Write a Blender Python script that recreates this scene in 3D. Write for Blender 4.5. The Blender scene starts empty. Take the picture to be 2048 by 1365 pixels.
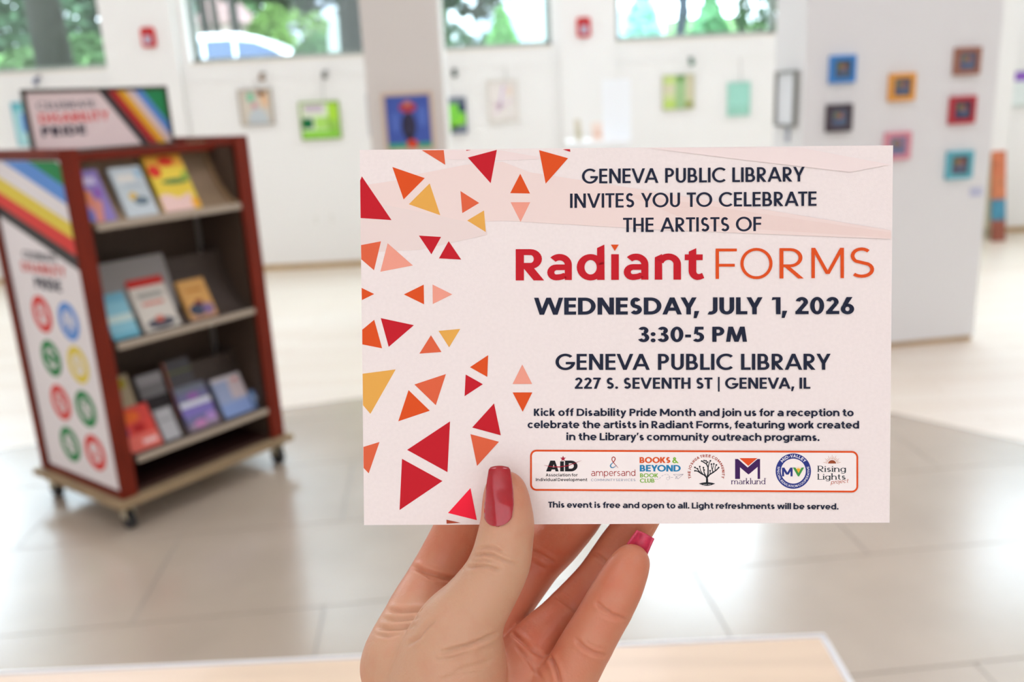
import bpy, bmesh, math, random
import numpy as np
from mathutils import Matrix, Vector
random.seed(7); np.random.seed(7)
S = bpy.context.scene
COL = S.collection
# ------------------------------------------------------------------ camera
FPX, PITCH, ROLL, CAMH = 1771.0, math.radians(15.48), math.radians(-2.939), 1.5
fw = np.array([0, math.cos(PITCH), -math.sin(PITCH)]); rt0 = np.array([1., 0, 0]); up0 = np.cross(rt0, fw)
RT = rt0*math.cos(ROLL)+up0*math.sin(ROLL); UP = -rt0*math.sin(ROLL)+up0*math.cos(ROLL)
CP = np.array([0, 0, CAMH])
cd = bpy.data.cameras.new('camera'); cam = bpy.data.objects.new('camera', cd); COL.objects.link(cam)
m = Matrix(((RT[0], UP[0], -fw[0], 0), (RT[1], UP[1], -fw[1], 0), (RT[2], UP[2], -fw[2], CAMH), (0, 0, 0, 1)))
cam.matrix_world = m
cd.sensor_fit = 'HORIZONTAL'; cd.sensor_width = 36; cd.lens = FPX*36/2048
cd.clip_start = .01; cd.clip_end = 400
cd.dof.use_dof = True; cd.dof.focus_distance = .2955; cd.dof.aperture_fstop = 10.0
S.camera = cam
# ------------------------------------------------------------------ world, lamps, exposure
S.view_settings.view_transform = 'Standard'; S.view_settings.look = 'None'
S.view_settings.gamma = 1; S.view_settings.use_curve_mapping = False
S.view_settings.exposure = 0.0
S.cycles.use_denoising = True
S.cycles.max_bounces = 8; S.cycles.diffuse_bounces = 5; S.cycles.glossy_bounces = 3
S.cycles.transparent_max_bounces = 8; S.cycles.transmission_bounces = 3
S.cycles.caustics_reflective = False; S.cycles.caustics_refractive = False
S.cycles.sample_clamp_indirect = 6
W = bpy.data.worlds.new('overcast_sky'); S.world = W; W.use_nodes = True
bg = W.node_tree.nodes['Background']; bg.inputs[0].default_value = (.80, .91, 1.04, 1); bg.inputs[1].default_value = 10.0
def area(name, loc, size, energy, color, rot=(0, 0, 0)):
    l = bpy.data.lights.new(name, 'AREA'); l.shape = 'RECTANGLE'; l.size, l.size_y = size; l.energy = energy; l.color = color
    o = bpy.data.objects.new(name, l); o.location = loc; o.rotation_euler = rot; COL.objects.link(o); return o
for i, (x, y) in enumerate([(-3.6, 6.2), (0.2, 6.2), (3.8, 6.2), (-3.6, 2.6), (0.2, 2.6), (3.8, 2.6), (-2.4, -1.2), (2.4, -1.2)]):
    area('ceiling_fill', (x, y, 4.52), (1.8, 1.8), 33, (.985, .945, 1.07))  # unseen area lights added under the ceiling to light the room
# unseen fill light added behind the viewer to brighten the card
area('rear_fill', (-1.0, -3.7, 2.2), (7.0, 3.2), 62, (.95, .94, 1.06), (math.radians(90), 0, 0))
# ------------------------------------------------------------------ helpers
def ray(x, y): return fw+RT*((x-1024)/FPX)-UP*((y-682.5)/FPX)
def at_floor(x, y, z=0.):
    d = ray(x, y); return CP+d*((z-CAMH)/d[2])
def at_plane(x, y, P, n):
    d = ray(x, y); return CP+d*(np.dot(np.array(P)-CP, n)/np.dot(d, n))
def at_depth(x, y, z): return CP+ray(x, y)*z
def tag(o, label=None, cat=None, group=None, kind=None):
    if label: o['label'] = label
    if cat: o['category'] = cat
    if group: o['group'] = group
    if kind: o['kind'] = kind
    return o
def link(name, me, mats, parent=None, smooth=False):
    o = bpy.data.objects.new(name, me); COL.objects.link(o)
    if not isinstance(mats, (list, tuple)): mats = [mats]
    if not me.materials:
        for q in mats: me.materials.append(q)
    if smooth: me.polygons.foreach_set('use_smooth', [True]*len(me.polygons))
    if parent is not None:
        o.parent = parent; o.matrix_parent_inverse = Matrix.Identity(4)
    return o
def empty(name, loc, rz=0, label=None, cat=None, group=None, M=None):
    o = bpy.data.objects.new(name, None); COL.objects.link(o); o.empty_display_size = .1
    if M is not None: o.matrix_world = M
    else: o.location = loc; o.rotation_euler = (0, 0, rz)
    return tag(o, label, cat, group)
class MB:
    def __init__(s): s.v = []; s.f = []; s.m = []
    def add(s, vs, fs, mi=0):
        b = len(s.v); s.v += [tuple(map(float, p)) for p in vs]
        for f in fs: s.f.append(tuple(b+i for i in f)); s.m.append(mi)
        return s
    def box(s, a, b, mi=0):
        x0, y0, z0 = a; x1, y1, z1 = b
        return s.add([(x0, y0, z0), (x1, y0, z0), (x1, y1, z0), (x0, y1, z0), (x0, y0, z1), (x1, y0, z1), (x1, y1, z1), (x0, y1, z1)],
                     [(0, 3, 2, 1), (4, 5, 6, 7), (0, 1, 5, 4), (1, 2, 6, 5), (2, 3, 7, 6), (3, 0, 4, 7)], mi)
    def prism(s, poly, ax, a, b, mi=0):     # poly 2d in the two other axes, extruded on axis ax from a to b
        n = len(poly)
        def P(p, t):
            q = list(p); q.insert(ax, t); return q
        return s.add([P(p, a) for p in poly]+[P(p, b) for p in poly],
                     [tuple(range(n))[::-1], tuple(range(n, 2*n))]+[(i, (i+1) % n, n+(i+1) % n, n+i) for i in range(n)], mi)
    def tube(s, pts, r, n=8, mi=0, cap=True):
        pts = [np.array(p, float) for p in pts]; rs = r if isinstance(r, (list, tuple)) else [r]*len(pts)
        vs = []; fs = []
        for i, p in enumerate(pts):
            d = pts[min(i+1, len(pts)-1)]-pts[max(i-1, 0)]; d /= np.linalg.norm(d)
            a = np.cross(d, [0, 0, 1.] if abs(d[2]) < .9 else [1., 0, 0]); a /= np.linalg.norm(a); b = np.cross(d, a)
            for k in range(n):
                t = 2*math.pi*k/n; vs.append(p+(a*math.cos(t)+b*math.sin(t))*rs[i])
        for i in range(len(pts)-1):
            for k in range(n): fs.append((i*n+k, i*n+(k+1) % n, (i+1)*n+(k+1) % n, (i+1)*n+k))
        if cap: fs += [tuple(range(n))[::-1], tuple(range((len(pts)-1)*n, len(pts)*n))]
        return s.add(vs, fs, mi)
    def build(s, name, mats, parent=None, smooth=False, bevel=0):
        me = bpy.data.meshes.new(name); me.from_pydata(s.v, [], s.f); me.update()
        if bevel:
            bm = bmesh.new(); bm.from_mesh(me)
            bmesh.ops.recalc_face_normals(bm, faces=bm.faces)
            es = [e for e in bm.edges if len(e.link_faces) == 2 and e.calc_face_angle(0) > .6]
            bmesh.ops.bevel(bm, geom=es, offset=bevel, segments=2, affect='EDGES', clamp_overlap=True)
            bm.to_mesh(me); bm.free()
        else: me.polygons.foreach_set('material_index', s.m)
        return link(name, me, mats, parent, smooth)
def box(name, a, b, mat, parent=None, bevel=0): return MB().box(a, b).build(name, mat, parent, bevel=bevel)
def copy_tree(o, parent=None):
    c = o.copy(); COL.objects.link(c); c.parent = parent
    for ch in list(o.children): copy_tree(ch, c)
    return c
# ------------------------------------------------------------------ materials
MATS = {}
def srgb(c):
    c = [x/255. for x in c]; return tuple((x/12.92 if x <= .04045 else ((x+.055)/1.055)**2.4) for x in c)
def mat(name, rgb, rough=.6, spec=.5, metal=0, noise=0, nscale=20, bump=0, bscale=60, coat=0, alpha=None, sss=0, stretch=None, rgb2=None, emis=0):
    if name in MATS: return MATS[name]
    M = bpy.data.materials.new(name); M.use_nodes = True; nt = M.node_tree; b = nt.nodes['Principled BSDF']
    c = (*srgb(rgb), 1) if max(rgb) > 1.01 else (*rgb, 1)
    b.inputs['Base Color'].default_value = c; b.inputs['Roughness'].default_value = rough
    b.inputs['Specular IOR Level'].default_value = spec; b.inputs['Metallic'].default_value = metal
    b.inputs['Coat Weight'].default_value = coat; b.inputs['Coat Roughness'].default_value = .06
    if sss:
        b.inputs['Subsurface Weight'].default_value = sss; b.inputs['Subsurface Radius'].default_value = (1, .35, .2); b.inputs['Subsurface Scale'].default_value = .002
    if noise or bump:
        tc = nt.nodes.new('ShaderNodeTexCoord'); src = tc.outputs['Object']
        if stretch:
            mp = nt.nodes.new('ShaderNodeMapping'); mp.inputs['Scale'].default_value = stretch; nt.links.new(src, mp.inputs[0]); src = mp.outputs[0]
    if noise:
        n = nt.nodes.new('ShaderNodeTexNoise'); n.inputs['Scale'].default_value = nscale; n.inputs['Detail'].default_value = 4; nt.links.new(src, n.inputs[0])
        r = nt.nodes.new('ShaderNodeMapRange'); r.inputs[1].default_value = .3; r.inputs[2].default_value = .7; nt.links.new(n.outputs[0], r.inputs[0])
        mx = nt.nodes.new('ShaderNodeMix'); mx.data_type = 'RGBA'; nt.links.new(r.outputs[0], mx.inputs[0])
        c2 = (*srgb(rgb2), 1) if rgb2 else tuple(min(1, x*(1+noise)) for x in c[:3])+(1,)
        c1 = c if rgb2 else tuple(x*(1-noise) for x in c[:3])+(1,)
        mx.inputs[6].default_value = c1; mx.inputs[7].default_value = c2
        nt.links.new(mx.outputs[2], b.inputs['Base Color'])
    if bump:
        n = nt.nodes.new('ShaderNodeTexNoise'); n.inputs['Scale'].default_value = bscale; n.inputs['Detail'].default_value = 3; nt.links.new(src, n.inputs[0])
        bp = nt.nodes.new('ShaderNodeBump'); bp.inputs['Strength'].default_value = bump; bp.inputs['Distance'].default_value = .002
        nt.links.new(n.outputs[0], bp.inputs['Height']); nt.links.new(bp.outputs[0], b.inputs['Normal'])
    MATS[name] = M; return M
def ink(rgb): return mat('ink_%d_%d_%d' % tuple(rgb), rgb, rough=.55, spec=.2)
def glass_mat():
    M = bpy.data.materials.new('window_glass'); M.use_nodes = True; nt = M.node_tree; nt.nodes.clear()
    o = nt.nodes.new('ShaderNodeOutputMaterial'); mx = nt.nodes.new('ShaderNodeMixShader'); t = nt.nodes.new('ShaderNodeBsdfTransparent'); g = nt.nodes.new('ShaderNodeBsdfGlossy')
    t.inputs[0].default_value = (.94, .975, .97, 1); g.inputs['Roughness'].default_value = .02; g.inputs[0].default_value = (.9, 1, 1, 1)
    mx.inputs[0].default_value = .07
    nt.links.new(t.outputs[0], mx.inputs[1]); nt.links.new(g.outputs[0], mx.inputs[2]); nt.links.new(mx.outputs[0], o.inputs[0]); return M
GLASS = glass_mat()
M_WALL = mat('wall_paint', (243, 242, 240), .75, .3, bump=.15, bscale=200)
M_WALLG = mat('wall_paint_grey', (230, 231, 231), .75, .3, bump=.15, bscale=200)
M_COLM = mat('column_paint', (218, 213, 207), .75, .3, bump=.15, bscale=200)
M_CEIL = mat('ceiling_paint', (235, 235, 232), .9, .2)
M_ALU = mat('window_aluminium', (150, 158, 152), .4, .5, metal=.3)
M_SILL = mat('sill_paint', (232, 226, 216), .5)
# ------------------------------------------------------------------ room shell
YB = 8.42
def structure(o): return tag(o, kind='structure')
def floor_mat():
    M = bpy.data.materials.new('maple_floor'); M.use_nodes = True; nt = M.node_tree; b = nt.nodes['Principled BSDF']
    tc = nt.nodes.new('ShaderNodeTexCoord'); br = nt.nodes.new('ShaderNodeTexBrick'); nt.links.new(tc.outputs['Object'], br.inputs[0])
    br.inputs['Scale'].default_value = 1; br.inputs['Brick Width'].default_value = 1.4; br.inputs['Row Height'].default_value = .12; br.inputs['Mortar Size'].default_value = .001
    br.inputs[1].default_value = (*srgb((232, 218, 202)), 1); br.inputs[2].default_value = (*srgb((238, 227, 213)), 1); br.inputs[3].default_value = (*srgb((190, 165, 135)), 1)
    nt.links.new(br.outputs[0], b.inputs['Base Color']); b.inputs['Roughness'].default_value = .34; b.inputs['Specular IOR Level'].default_value = .8; b.inputs['Coat Weight'].default_value = .3; b.inputs['Coat Roughness'].default_value = .25
    return M
structure(box('floor', (-7.2, -4.2, -.12), (7.2, 8.6, 0), floor_mat()))
structure(box('ceiling', (-7.2, -4.2, 4.6), (7.2, 8.9, 4.75), M_CEIL))
structure(box('wall_left', (-7.2, -4.2, 0), (-7.0, 8.42, 4.6), M_WALL))
structure(box('wall_right', (7.0, -4.2, 0), (7.2, 8.42, 4.6), M_WALL))
structure(box('wall_rear', (-7.2, -4.4, 0), (7.2, -4.2, 4.6), M_WALL))
SILL, HEAD = 1.925, 4.25
opens = [(-6.8, -3.50, [-5.1]), (-2.77, .50, [-1.13]), (1.07, 4.30, [2.52]), (4.80, 6.9, [])]
wb = MB(); wb.box((-7.2, YB, 0), (7.2, YB+.3, SILL)); wb.box((-7.2, YB, HEAD), (7.2, YB+.3, 4.6))
xs = [-7.2]+[x for o_ in opens for x in o_[:2]]+[7.2]
for i in range(0, len(xs), 2): wb.box((xs[i], YB, SILL), (xs[i+1], YB+.3, HEAD))
structure(wb.build('wall_back', M_WALL))
for k, (a, b) in enumerate([(-3.50, -2.86), (.56, 1.07), (4.34, 4.70)]):
    structure(box('wall_back_pilaster', (a, YB-.07, 0), (b, YB, 4.6), M_WALL, bevel=.006))
M_BASE = mat('baseboard_wood', (188, 160, 118), .5, .4, noise=.12, nscale=6)
structure(MB().box((-7, YB-.015, 0), (7, YB, .05)).box((-3.515, YB-.085, 0), (-2.845, YB-.07, .05)).box((.545, YB-.085, 0), (1.085, YB-.07, .05)).build('baseboard_back', M_BASE))
for k, (a, b, mull) in enumerate(opens):
    w = empty('window_%d' % (k+1), (0, 0, 0)); structure(w)
    f = MB(); y0, y1 = YB+.1, YB+.16
    for X in [a, b-.05]+[q-.03 for q in mull]: f.box((X, y0, SILL), (X+.05, y1, HEAD))
    f.box((a, y0, SILL), (b, y1, SILL+.04)); f.box((a, y0, HEAD-.04), (b, y1, HEAD)); f.build('window_frame', M_ALU, w)
    box('window_sill', (a, YB-.01, SILL-.02), (b, YB+.3, SILL+.004), M_SILL, w)
    ee = [a]+mull+[b]
    for q in range(len(ee)-1): box('window_pane', (ee[q]+.02, YB+.125, SILL+.02), (ee[q+1]-.02, YB+.131, HEAD-.02), GLASS, w)
# picture rail along the back wall
structure(MB().box((-2.83, YB-.008, 1.755), (.545, YB, 1.775)).box((1.09, YB-.008, 1.735), (4.3, YB, 1.755)).box((-6.9, YB-.008, 1.82), (-3.52, YB, 1.84)).build('trim_1', M_WALL))
# partition (free-standing wall) and column
pa = math.radians(8.0); PP = at_floor(1790, 695); pe = np.array([math.cos(pa), math.sin(pa), 0]); pn = np.array([math.sin(pa), -math.cos(pa), 0])
part = structure(empty('wall_partition', tuple(PP), pa))
box('partition_body', (-.612, 0, .03), (.488, .36, 3.3), M_WALLG, part)
box('partition_plinth', (-.604, .008, 0), (.480, .352, .03), M_BASE, part)
colm = structure(box('wall_column', (-.862, 6.0, 0), (-.362, 6.5, 4.6), M_COLM, bevel=.004))
# grey tiled inset with a curved far edge
TI = math.radians(4.6)
reg = [(-4.6, 2.6), (-4.2, 3.0), (-3.4, 3.52), (-2.4, 3.96), (-1.14, 4.35), (-.82, 4.44), (-.2, 4.52), (.5, 4.46), (1.2, 4.20), (1.75, 3.82), (2.11, 3.42), (2.6, 2.6), (3.0, 1.6), (3.0, -1.5), (-4.6, -1.5)]
def clip(poly, cv):
    # clip polygon to convex ccw polygon
    out = poly
    n = len(cv)
    for i in range(n):
        a, b = cv[i], cv[(i+1) % n]; inp = out; out = []
        if not inp: break
        def side(p): return (b[0]-a[0])*(p[1]-a[1])-(b[1]-a[1])*(p[0]-a[0])
        for j in range(len(inp)):
            p, q = inp[j], inp[(j+1) % len(inp)]; sp, sq = side(p), side(q)
            if sp >= 0: out.append(p)
            if (sp >= 0) != (sq >= 0):
                t = sp/(sp-sq); out.append((p[0]+(q[0]-p[0])*t, p[1]+(q[1]-p[1])*t))
    return out
regc = reg[::-1]
M_TILE = mat('grey_tile', (186, 171, 154), .26, 1.0, noise=.05, nscale=3, coat=.5)
M_TILE.node_tree.nodes['Principled BSDF'].inputs['Coat Roughness'].default_value = .2
M_GROUT = mat('tile_joint', (140, 138, 134), .8)
inset = structure(empty('floor_tile_inset', (0, 0, 0)))
MB().prism(reg, 2, .0, .0012).build('joint_bed', M_GROUT, inset)
ca, sa = math.cos(TI), math.sin(TI); tw, th = 1.17, .578
for j in range(-8, 7):
    for i in range(-5, 5):
        u0 = i*tw+(.5*tw if j % 2 else 0)+.155; v0 = j*th
        q = [(u0+.002, v0+.002), (u0+tw-.002, v0+.002), (u0+tw-.002, v0+th-.002), (u0+.002, v0+th-.002)]
        q = [(.971+x*ca-y*sa, 2.566+x*sa+y*ca) for x, y in q]
        c = clip(q, regc)
        if len(c) < 3: continue
        ar = abs(sum(c[k][0]*c[(k+1) % len(c)][1]-c[(k+1) % len(c)][0]*c[k][1] for k in range(len(c))))/2
        if ar < .004: continue
        MB().prism(c, 2, .0012, .0030+random.random()*.0003).build('floor_tile', M_TILE, inset)
# ------------------------------------------------------------------ lettering: stroke built glyphs (cap height 1)
def rect(x0, x1, y0, y1): return [(x0, y0), (x1, y0), (x1, y1), (x0, y1)]
def band(cx, cy, rx, ry, a0, a1, w, t, n=None):
    n = n or max(4, int(abs(a1-a0)/12)); out = []
    for i in range(n):
        p, q = math.radians(a0+(a1-a0)*i/n), math.radians(a0+(a1-a0)*(i+1)/n)
        out.append([(cx+rx*math.cos(p), cy+ry*math.sin(p)), (cx+rx*math.cos(q), cy+ry*math.sin(q)),
                    (cx+(rx-w)*math.cos(q), cy+(ry-t)*math.sin(q)), (cx+(rx-w)*math.cos(p), cy+(ry-t)*math.sin(p))])
    return out
def diag(xa, ya, xb, yb, w):
    L = math.hypot(xb-xa, yb-ya); h = w*L/abs(yb-ya)/2
    return [(xa-h, ya), (xa+h, ya), (xb+h, yb), (xb-h, yb)]
def stroke(pts, w):
    out = []; n = len(pts); ws = w if isinstance(w, (list, tuple)) else [w]*n; L = []; R = []
    for i, p in enumerate(pts):
        a = pts[max(i-1, 0)]; b = pts[min(i+1, n-1)]; dx, dy = b[0]-a[0], b[1]-a[1]; l = math.hypot(dx, dy) or 1
        k = 1
        if 0 < i < n-1:
            d1 = math.atan2(p[1]-a[1], p[0]-a[0]); d2 = math.atan2(b[1]-p[1], b[0]-p[0]); k = 1/max(.5, abs(math.cos((d2-d1)/2)))
        nx, ny = -dy/l*ws[i]/2*k, dx/l*ws[i]/2*k; L.append((p[0]+nx, p[1]+ny)); R.append((p[0]-nx, p[1]-ny))
    for i in range(n-1): out.append([R[i], R[i+1], L[i+1], L[i]])
    return out
def arcp(cx, cy, rx, ry, a0, a1, n=10): return [(cx+rx*math.cos(math.radians(a0+(a1-a0)*i/n)), cy+ry*math.sin(math.radians(a0+(a1-a0)*i/n))) for i in range(n+1)]
def Sshape(W, H, w, e0=28, e1=-150):
    h = w/2; r1 = (H*.475-h)/2+h*.25; r2 = (H-2*h)/2-r1
    top = arcp(W*.5, H-h-r1, W*.44-h, r1, e0, 232, 12); bot = arcp(W*.5, h+r2, W*.5-h, r2, 52, e1, 12)
    return stroke(top+bot, w)
def glyph(c, w, t, X, st):
    """returns width, polygons"""
    h = w/2; fut = st == 'fut'; P = []
    if c in 'OCGQ':
        Wd = {'O': 1.02, 'C': .84, 'G': .96, 'Q': 1.02}[c] if fut else {'O': 1.06, 'C': .92, 'G': .95, 'Q': 1.06}[c]
        R = .51 if fut else .53; ry = .515
        if c == 'O': return 2*R, band(R, .5, R, ry, 0, 360, w, t, 36)
        if c == 'C': return R+R*math.cos(math.radians(46)), band(R, .5, R, ry, 46, 314, w, t, 28)
        if fut: return 2*R-.02, band(R, .5, R, ry, 45, 350, w, t, 30)+[rect(R+.02, 2*R-.01, .5-t, .5)]
        return R*1.8, band(R, .5, R, ry, 46, 318, w, t, 28)+[rect(R*1.8-w, R*1.8, .1, .5)]
    if c == 'A':
        W_ = .82+w*.5; a = w*.5/math.sin(math.atan2(1, W_/2-w*.6))
        return W_, [diag(a, 0, W_/2-.02*0, 1, w*.97), diag(W_-a, 0, W_/2, 1, w*.97), rect(W_*.24, W_*.76, .22, .22+t)]
    if c == 'B':
        W_ = (.46 if fut else .56)+w*.9; r2 = .28; r1 = .25
        return W_, [rect(0, w, 0, 1), rect(0, W_-r2, 0, t), rect(0, W_-r2-.02, .54-t, .54), rect(0, W_-r2-.04, 1-t, 1)]+band(W_-r2, .54/2, r2, .27, -90, 90, w, t)+band(W_-r2-.04, 1-(1-.54+t)/2, r1, (1-.54+t)/2, -90, 90, w, t)
    if c == 'D':
        W_ = (.62 if fut else .72)+w; r = .5
        return W_, [rect(0, w, 0, 1), rect(0, W_-r, 0, t), rect(0, W_-r, 1-t, 1)]+band(W_-r, .5, r, .5, -90, 90, w, t, 16)
    if c in 'EF':
        W_ = (.35 if fut else .56)+w; P = [rect(0, w, 0, 1), rect(0, W_, 1-t, 1), rect(0, W_*(.96 if fut else .92), .5-t*.4, .5+t*.6)]
        if not fut and c == 'F': P[-1] = rect(0, W_*.9, .45-t*.5, .45+t*.5)
        if c == 'E': P.append(rect(0, W_*1.0, 0, t))
        return W_, P
    if c == 'H': W_ = .50+w; return W_, [rect(0, w, 0, 1), rect(W_-w, W_, 0, 1), rect(0, W_, .5-t/2, .5+t/2)]
    if c == 'I': return w, [rect(0, w, 0, 1)]
    if c == 'J':
        W_ = .26+w; r = W_*.72
        return W_, [rect(W_-w, W_, .26, 1)]+band(W_-r, .27, r, .285, -112, 0, w, t)
    if c == 'K':
        W_ = .52+w; return W_, [rect(0, w, 0, 1), diag(w*.9, .36, W_-w*.7, 1, w), diag(W_-w*.62, 0, w*1.25, .58, w*1.0)]
    if c == 'L': W_ = .34+w*.9+(0 if fut else .12); return W_, [rect(0, w, 0, 1), rect(0, W_, 0, t)]
    if c == 'M':
        if fut:
            W_ = .88+w*.9; return W_, [diag(h, 0, .12+h, 1, w), diag(W_-h, 0, W_-.12-h, 1, w), diag(.12+h*1.2, 1, W_/2, 0+.0, w*.95), diag(W_-.12-h*1.2, 1, W_/2, 0, w*.95)]
        W_ = .82+w*1.6; lo = .14 if w < .13 else .2
        return W_, [rect(0, w, 0, 1), rect(W_-w, W_, 0, 1), diag(h*1.1, 1, W_/2, lo, w), diag(W_-h*1.1, 1, W_/2, lo, w)]
    if c == 'N': W_ = .58+w*.9; return W_, [rect(0, w, 0, 1), rect(W_-w, W_, 0, 1), diag(h*1.05, 1, W_-h*1.05, 0, w)]
    if c in 'PR':
        W_ = (.38 if fut else .50)+w*1.1; y0 = (.40 if fut else .37); ry = (1-y0)/2; r = ry if fut else ry*1.05
        P = [rect(0, w, 0, 1), rect(0, W_-r, 1-t, 1), rect(0, W_-r, y0, y0+t)]+band(W_-r, y0+ry, r, ry, -90, 90, w, t, 12)
        if c == 'P' and fut: pass
        if c == 'R': P.append(diag(W_-h*.75, 0, W_-h*.75-.40+(.05 if w > .15 else 0), y0+t*.5, w*1.02)); W_ += .04
        return W_, P
    if c == 'S': W_ = (.46 if fut else .62)+w*.55; return W_, Sshape(W_, 1.0, w*.97, 32, -148)
    if c == 'T': W_ = .44+w*.9; return W_, [rect(W_/2-h, W_/2+h, 0, 1), rect(0, W_, 1-t, 1)]
    if c == 'U': W_ = .44+w*1.2; r = W_/2; return W_, [rect(0, w, r, 1), rect(W_-w, W_, r, 1)]+band(r, r, r, r+.01, 180, 360, w, t, 14)
    if c == 'V': W_ = .72+w*.9; a = w*.55; return W_, [diag(a, 1, W_/2, 0, w*.97), diag(W_-a, 1, W_/2, 0, w*.97)]
    if c == 'W':
        W_ = 1.05+w*1.6; a = w*.53; return W_, [diag(a, 1, W_*.27, 0, w*.95), diag(W_*.27, 0, W_/2, 1, w*.95), diag(W_/2, 1, W_*.73, 0, w*.95), diag(W_*.73, 0, W_-a, 1, w*.95)]
    if c == 'X': W_ = .55+w; return W_, [diag(h*1.2, 0, W_-h*1.2, 1, w), diag(h*1.2, 1, W_-h*1.2, 0, w)]
    if c == 'Y': W_ = .60+w*.9; a = w*.6; return W_, [diag(a, 1, W_/2, .40, w*.95), diag(W_-a, 1, W_/2, .40, w*.95), rect(W_/2-h, W_/2+h, 0, .46)]
    # digits
    if c == '0': W_ = .46+w*.95; return W_, band(W_/2, .5, W_/2, .515, 0, 360, w, t, 28)
    if c == '1': W_ = .20+w; return W_, [rect(W_-w, W_, 0, 1), [(0, .84-t*.1), (W_-w+.01, .88), (W_-w+.01, 1), (.03, 1)]]
    if c == '2':
        W_ = .40+w*.95; r = W_/2-.01
        return W_, band(r+.01, 1-r+.01, r, r, -28, 168, w, t, 14)+stroke([(r+.01+(r-h)*math.cos(math.radians(-28)), 1-r+.01+(r-t/2)*math.sin(math.radians(-28))), (h*1.15, t*.75)], w*.92)+[rect(0, W_+.02, 0, t), [(0, 0), (w*1.3, 0), (w*1.5, t*1.5), (0, t*.6)]]
    if c == '3':
        W_ = .40+w*.9; r2 = W_/2; ry2 = .295; ry1 = .25
        return W_, band(r2, ry2-.01, r2, ry2, -158, 78, w, t, 14)+band(r2-.01, 1-ry1+.01, r2-.03, ry1, -78, 158, w, t, 14)+[rect(r2-.10, r2+.06, .5-.0-t*.35, .5+t*.55)]
    if c == '5':
        W_ = .38+w*.95; ry = .325; return W_, band(W_*.44, ry-.01, W_*.56, ry, -140, 112, w, t, 16)+[rect(W_*.2, W_*.95, 1-t, 1), [(W_*.1, .50), (W_*.1+w*.95, .56), (W_*.2+w*.88, 1), (W_*.2, 1)]]
    if c == '6':
        W_ = .42+w; r = W_/2; return W_, band(r, r*.98-.01, r, r, 0, 360, w, t, 24)+[[(w*.18, r*1.35), (w*1.25, r*1.5), (W_*.62+w*.75, 1), (W_*.62-w*.55, 1)]]
    if c == '7': W_ = .42+w*.8; return W_, [rect(0, W_, 1-t, 1), diag(h+.06, 0, W_-h*1.15, 1, w)]
    if c == '8': W_ = .44+w*.9; return W_, band(W_/2, .28, W_/2, .29, 0, 360, w, t, 20)+band(W_/2, .75, W_/2-.03, .26, 0, 360, w, t, 20)
    # lower case
    Wn = X*.80+w*.8
    if c == 'a':
        W_ = X*.72+w; cy = .295*X; b = []
        P = [rect(W_-w, W_, 0, X*.61)]+band(W_*.5, X*.60, W_*.5, X*.415, 0, 138, w, t*1.08, 12)
        P += band(W_*.36, cy, W_*.36, cy+.012, 90, 270, w, t, 10)+[rect(W_*.36, W_-w*.5, cy*2+.012-t*.95, cy*2+.012)]+band(W_*.36, cy, W_*.58, cy+.012, 270, 345, w, t, 6)
        return W_, P
    if c in 'bdpqg':
        W_ = X*.82+w*.85; R = (W_)/2; P = band(R, X/2, R, X/2+.012, 0, 360, w, t, 28)
        asc = 1.06
        if c == 'b': P.append(rect(0, w, 0, asc))
        if c == 'd': P.append(rect(W_-w, W_, 0, asc))
        if c == 'p': P.append(rect(0, w, -.27, X))
        if c == 'q': P.append(rect(W_-w, W_, -.27, X))
        if c == 'g': P += [rect(W_-w, W_, 0, X)]+band(W_*.5, .02, W_*.5, .30, 215, 360, w, t, 10)
        return W_, P
    if c == 'c': R = X*.5; return X*.5+R*.78+.02, band(R, X/2, R+.01, X/2+.012, 42, 318, w, t, 20)
    if c == 'o': R = X*.40+w*.42; return 2*R, band(R, X/2, R, X/2+.012, 0, 360, w, t, 28)
    if c == 'e': R = X*.40+w*.42; return 2*R, band(R, X/2, R, X/2+.012, 0, 318, w, t, 26)+[rect(w*.6, 2*R-.02, X/2-t*.52, X/2+t*.28)]
    if c == 'f': W_ = X*.42+w*.7; x = W_*.26; return W_, [rect(x, x+w, 0, .82), rect(0, W_*.9, X-t, X)]+band(x+w+.10, .80, w+.10, .27, 85, 180, w, t, 7)
    if c == 't': W_ = X*.42+w*.75; x = W_*.24; return W_, [rect(x, x+w, .22, X+.20), rect(0, W_*.92, X-t, X)]+band(x+w+.10, .24, w+.10, .25, 180, 285, w, t, 8)
    if c == 'i': return w*1.0, [rect(0, w, 0, X)]+([] if st == 'rad' else [band(h, X+.20, h*1.12, h*1.12, 0, 360, h*1.1, h*1.1, 10)[k] for k in range(10)])
    if c == 'j': return w*1.0, [rect(0, w, -.02, X)]+band(-.10, -.02, w+.10, .25, 270, 360, w, t, 6)+[band(h, X+.20, h*1.12, h*1.12, 0, 360, h*1.1, h*1.1, 10)[k] for k in range(10)]
    if c == 'k': W_ = X*.62+w; return W_, [rect(0, w, 0, 1.06), diag(w*.9, X*.22, W_-w*.8, X, w), diag(W_-w*.62, 0, w*1.45, X*.6, w)]
    if c == 'l': return w, [rect(0, w, 0, 1.06)]
    if c in 'nhr':
        W_ = Wn if c != 'r' else X*.5+w*.35
        P = [rect(0, w, 0, 1.06 if c == 'h' else X)]
        if c == 'r': return W_, P+band(W_, X*.52, W_-.0, X*.5, 88, 165, w*1.02, t*1.1, 7)
        R = W_/2; ry = X*.45
        return W_, P+[rect(W_-w, W_, 0, X-ry+.01)]+band(R+.01, X-ry+.012, R-.01, ry, 0, 165, w, t*1.05, 14)
    if c == 'u': W_ = Wn; R = W_/2; ry = X*.45; return W_, [rect(W_-w, W_, 0, X), rect(0, w, ry-.01, X)]+band(R-.01, ry-.012, R-.01, ry, 180, 345, w, t*1.05, 14)
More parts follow.
